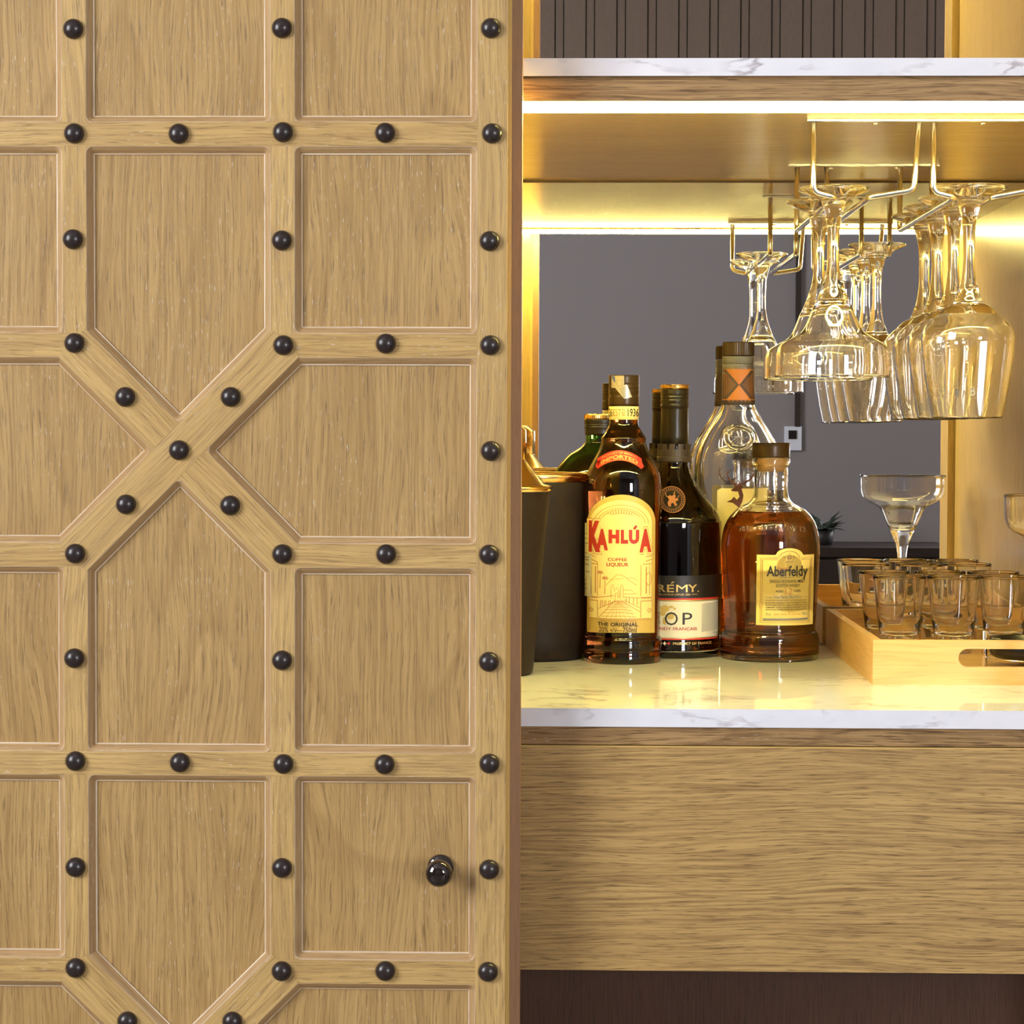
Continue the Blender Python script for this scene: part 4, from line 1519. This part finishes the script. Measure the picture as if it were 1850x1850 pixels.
def foot_stem(rf, r_mid, zs1, r1):
    foot = [(0, .0032), (.008, .0026)] + catmull([(rf * .90, .0002, 1), (rf * .97, .0002), (rf, .0016), (rf * .97, .0032), (rf * .80, .0058), (rf * .55, .0092), (.0125, .0112), (.0108, .0122), (.0112, .0132), (.0106, .0144), (.0099, .0165), (.0092, .0190)], 6)
    stem = catmull([(.0092, .0190), (.0068, .028), (.0056, .040), (r_mid, .056), (r_mid * 1.06, .070), (r1 * .72, zs1 - .009), (r1, zs1)], 6)
    return foot, stem


def shell(out, th, zfloor):
    """outer bowl (r,z) list from stem to rim plus the inside back to the axis"""
    ins = []
    for r_, z_ in out[::-1]:
        if z_ > zfloor + .006 and r_ - th > .004:
            ins.append((r_ - th, z_ - (0.0004 if z_ == out[-1][1] else 0)))
    rl, zl = ins[-1]
    ins += [(rl * .72, zfloor + (zl - zfloor) * .38), (rl * .35, zfloor + (zl - zfloor) * .06), (0, zfloor)]
    rim = out[-1]
    return catmull(out + [(rim[0] - th / 2, rim[1] + th * .45)] + ins, 6)


def wine_profiles(R, Hh, rf):
    zb0 = .097
    foot, stem = foot_stem(rf, .0052, zb0, .0108)
    s = Hh - zb0
    pts = [(.0108, 0), (.0155, .085), (.0300, .178), (.0388, .27), (.0412, .345), (.0410, .42), (.0395, .56), (.0350, .83), (.0313, 1.0)]
    return [('foot', foot), ('stem', stem), ('bowl', shell([(r_ * R / .0412, zb0 + f_ * s) for r_, f_ in pts], .0012, zb0 + .05 * s))]


def marg_profiles(R, Hh, rf):
    zb0 = .0905
    foot, stem = foot_stem(rf, .0052, zb0, .0105)
    s = Hh - zb0
    pts = [(.0105, 0), (.0135, .10), (.0180, .22), (.0236, .395), (.0286, .50), (.0385, .575), (.0474, .645), (.0510, .735), (.0517, .87), (.0520, 1.0)]
    return [('foot', foot), ('stem', stem), ('bowl', shell([(r_ * R / .052, zb0 + f_ * s) for r_, f_ in pts], .0013, zb0 + .14 * s))]


RWG = .0412
zfoot = ZR + RW + .0112          # top of the inverted foot
Hw = zfoot - WZ(1749, 752, 1.985)
xw = WX(1750, 560, 1.985)
words = ['nearest of the four hanging wine glasses, at the front of the right-hand rails',
         'second of the four hanging wine glasses, counted from the front',
         'third of the four hanging wine glasses, counted from the front',
         'rearmost of the four hanging wine glasses, next to the mirror']
wine0 = None
for i, yy in enumerate((1.987, 2.0725, 2.156, 2.240)):
    loc = (xw + (0, .0012, .0, .0015)[i], yy, zfoot)
    if i == 0:
        wine0 = split_glass('wine_glass', wine_profiles(RWG, Hw, .0330), 'clear_glass', loc, True, words[0], 'wine glass', 'wine glasses hanging in the rack')
        # small printed mark near the rim
        mk = Print(); mk.lim = 5.0
        for q in range(20):
            if q % 2 == 0:
                a = q * math.pi / 10
                mk.arc(0, 0, 1.0, math.degrees(a), math.degrees(a) + 10, .10, 2)
        mk.arc(0, .23, .30, 0, 360, .2, 14).arc(0, -.27, .24, 0, 360, .2, 14)

        def mfn(x, y):
            zc_ = Hw - .0215
            R_ = RWG * .858 + .0006
            lx = x * .0062 - .002
            return (lx, math.sqrt(R_ * R_ - lx * lx), zc_ + y * .0062)
        mo_ = mk.build('printed_mark', 'ink_grey', wine0, mfn)
    else:
        c = copy_tree(wine0)
        c.location = loc
        c.rotation_euler = (math.pi, 0, 0)
        c['label'] = words[i]
words = ['nearer of the two hanging margarita glasses, upside down in the left rails', 'rear hanging margarita glass, half hidden by the nearer one']
Hm = zfoot - WZ(1505, 679, 1.99)
mg0 = None
for i, yy in enumerate((1.995, 2.105)):
    loc = (WX(1505, 500, 1.995), yy, zfoot)
    if i == 0:
        mg0 = split_glass('margarita_glass', marg_profiles(.0515, Hm, .0315), 'clear_glass', loc, True, words[0], 'margarita glass', 'margarita glasses')
    else:
        c = copy_tree(mg0); c.location = loc; c['label'] = words[1]
YG = 1.936
c = copy_tree(mg0)
c.rotation_euler = (0, 0, 0)
Hs = WZ(1816, 896, YG) - ZC
c.location = (WX(1816, 900, YG) + .0555, YG, ZC)
c.scale = (.0555 / .0515, .0555 / .0515, Hs / Hm)
c['label'] = 'upright margarita glass cut off by the right edge of the photo'

# ------------------------------------------------------------------ bamboo tray
YT0 = 2.03
tx0, tx1 = WX(1577, 1190, YT0), .513
YT1 = 2.395
ZT = WZ(1700, 1157, YT0)
tr = empty('bamboo_tray', ((tx0 + tx1) / 2, (YT0 + YT1) / 2, ZC))
cx_, cy_ = tr.location[0], tr.location[1]
TH = .0082
hT = ZT - ZC


def slot_wall(name, y0, y1):
    """wall with a rounded hand hole"""
    sx0, sx1 = WX(1731.5, 1188, YT0) - cx_, None
    sx1 = -(sx0)
    sz0, sz1 = WZ(1800, 1205.5, YT0) - ZC, WZ(1800, 1172.5, YT0) - ZC
    zm_ = (sz0 + sz1) / 2
    rr = (sz1 - sz0) / 2
    hole = []
    for q in range(13):
        a = math.pi / 2 + math.pi * q / 12
        hole.append((sx0 + rr + rr * math.cos(a), zm_ + rr * math.sin(a)))
    for q in range(13):
        a = -math.pi / 2 + math.pi * q / 12
        hole.append((sx1 - rr + rr * math.cos(a), zm_ + rr * math.sin(a)))
    w2 = (tx1 - tx0) / 2
    outer = [(-w2, 0), (w2, 0), (w2, hT), (-w2, hT)]
    tris = tessellate_polygon([[Vector((p[0], p[1], 0)) for p in outer], [Vector((p[0], p[1], 0)) for p in hole]])
    allp = outer + hole
    b = MB()
    uv = lambda p: (p[0] + 3.3, p[2] + p[1] + 1.7)
    for t in tris:
        P = [(allp[i][0], y0, allp[i][1]) for i in t]
        nr = (Vector(P[1]) - Vector(P[0])).cross(Vector(P[2]) - Vector(P[0]))
        if nr.y > 0:
            P = P[::-1]
        b.face(P, [uv(p) for p in P])
        Q = [(p[0], y1, p[2]) for p in P[::-1]]
        b.face(Q, [uv(p) for p in Q])
    for loop, rev in ((outer, False), (hole, False)):
        for i in range(len(loop)):
            j = (i + 1) % len(loop)
            Q = [(loop[j][0], y0, loop[j][1]), (loop[i][0], y0, loop[i][1]), (loop[i][0], y1, loop[i][1]), (loop[j][0], y1, loop[j][1])]
            b.face(Q, [uv(p) for p in Q])
    return b.build(name, 'bamboo', tr)


slot_wall('front_wall', YT0 - cy_, YT0 + TH - cy_)
slot_wall('back_wall', YT1 - TH - cy_, YT1 - cy_)
for x0_ in (tx0, tx1 - TH):
    b = MB(); b.box((x0_ - cx_, YT0 + TH - cy_, 0), (x0_ + TH - cx_, YT1 - TH - cy_, hT), 1); b.build('side_wall', 'bamboo', tr)
b = MB(); b.box((tx0 + TH - cx_, YT0 + TH - cy_, .002), (tx1 - TH - cx_, YT1 - TH - cy_, .0075), 0); b.build('tray_floor', 'bamboo', tr)
tag(tr, 'bamboo serving tray with a rounded hand slot, holding the shot glasses', 'tray')
ZTF = ZC + .0075

# ------------------------------------------------------------------ shot glasses
hs = WZ(1626, 1044, 2.263) - ZTF
rs = .0268
sp = catmull([(0, .0015), (.012, .0006), (.0170, 0), (.0182, .001), (.0188, .010), (.0225, hs * .5), (rs, hs - .0006), (rs - .0006, hs), (rs - .0014, hs - .0006), (.0208, hs * .5), (.0172, .026), (.0150, .0205), (.009, .0175), (0, .0165)], 6)
labs = [['shot glass at the front left corner of the group on the tray', 'middle shot glass of the front row on the tray', 'shot glass at the right end of the front row on the tray'],
        ['shot glass at the back left of the group on the tray', 'middle shot glass of the back row on the tray', 'shot glass at the right end of the back row on the tray']]
shot0 = None
for ri, (yy, pxs, py_) in enumerate(((2.263, (1625, 1722, 1816), 1044), (2.338, (1598, 1699, 1793), 1036))):
    for ci, px_ in enumerate(pxs):
        loc = (WX(px_, py_, yy), yy + (0, -.004, .003)[ci] * (1 - 2 * ri), ZTF)
        if shot0 is None:
            b = MB(); b.lathe(sp, 56)
            shot0 = b.build('shot_glass', 'clear_glass', None, loc)
            o = shot0
        else:
            o = shot0.copy(); COL.objects.link(o); o.location = loc
        tag(o, labs[ri][ci], 'shot glass', 'shot glasses on the tray')

# ------------------------------------------------------------------ black dish with steel pegs inside the tray
YP = 2.125
xdish = WX(1788, 1175, YP) + .036
ds = empty('black_dish', (xdish, YP, ZTF))
zt_d = WZ(1830, 1151, YP) - ZTF
b = MB(); b.lathe([(0, .0085), (.030, .0085), (.0345, .0105), (.036, .014), (.036, zt_d - .001), (.0350, zt_d), (.0335, zt_d - .001), (.032, .013), (0, .0125)], 56); b.build('dish', 'black_plastic', ds)
b = MB(); b.tube([(.0385 * math.cos(q * math.pi / 24), .0385 * math.sin(q * math.pi / 24), .0085) for q in range(48)], .0008, 8, closed=True); b.build('ring', 'chrome', ds)
for a in (175, 295, 55):
    an = math.radians(a)
    b = MB(); b.lathe([(0, 0), (.0026, 0), (.0028, .0006), (.0028, zt_d + .0052), (.0024, zt_d + .0058), (0, zt_d + .0058)], 20)
    b.build('peg', 'chrome', ds, (.0405 * math.cos(an), .0405 * math.sin(an), 0))
tag(ds, 'small black round dish with steel pegs at the front of the tray', 'dish')

print('dz', dz, [round(zs[i] - zr(i), 5) for i in range(5)], 'ZC', ZC, 'ZU', ZU, 'ZR', ZR, 'Hw', Hw, 'Hm', Hm, 'hs', hs)
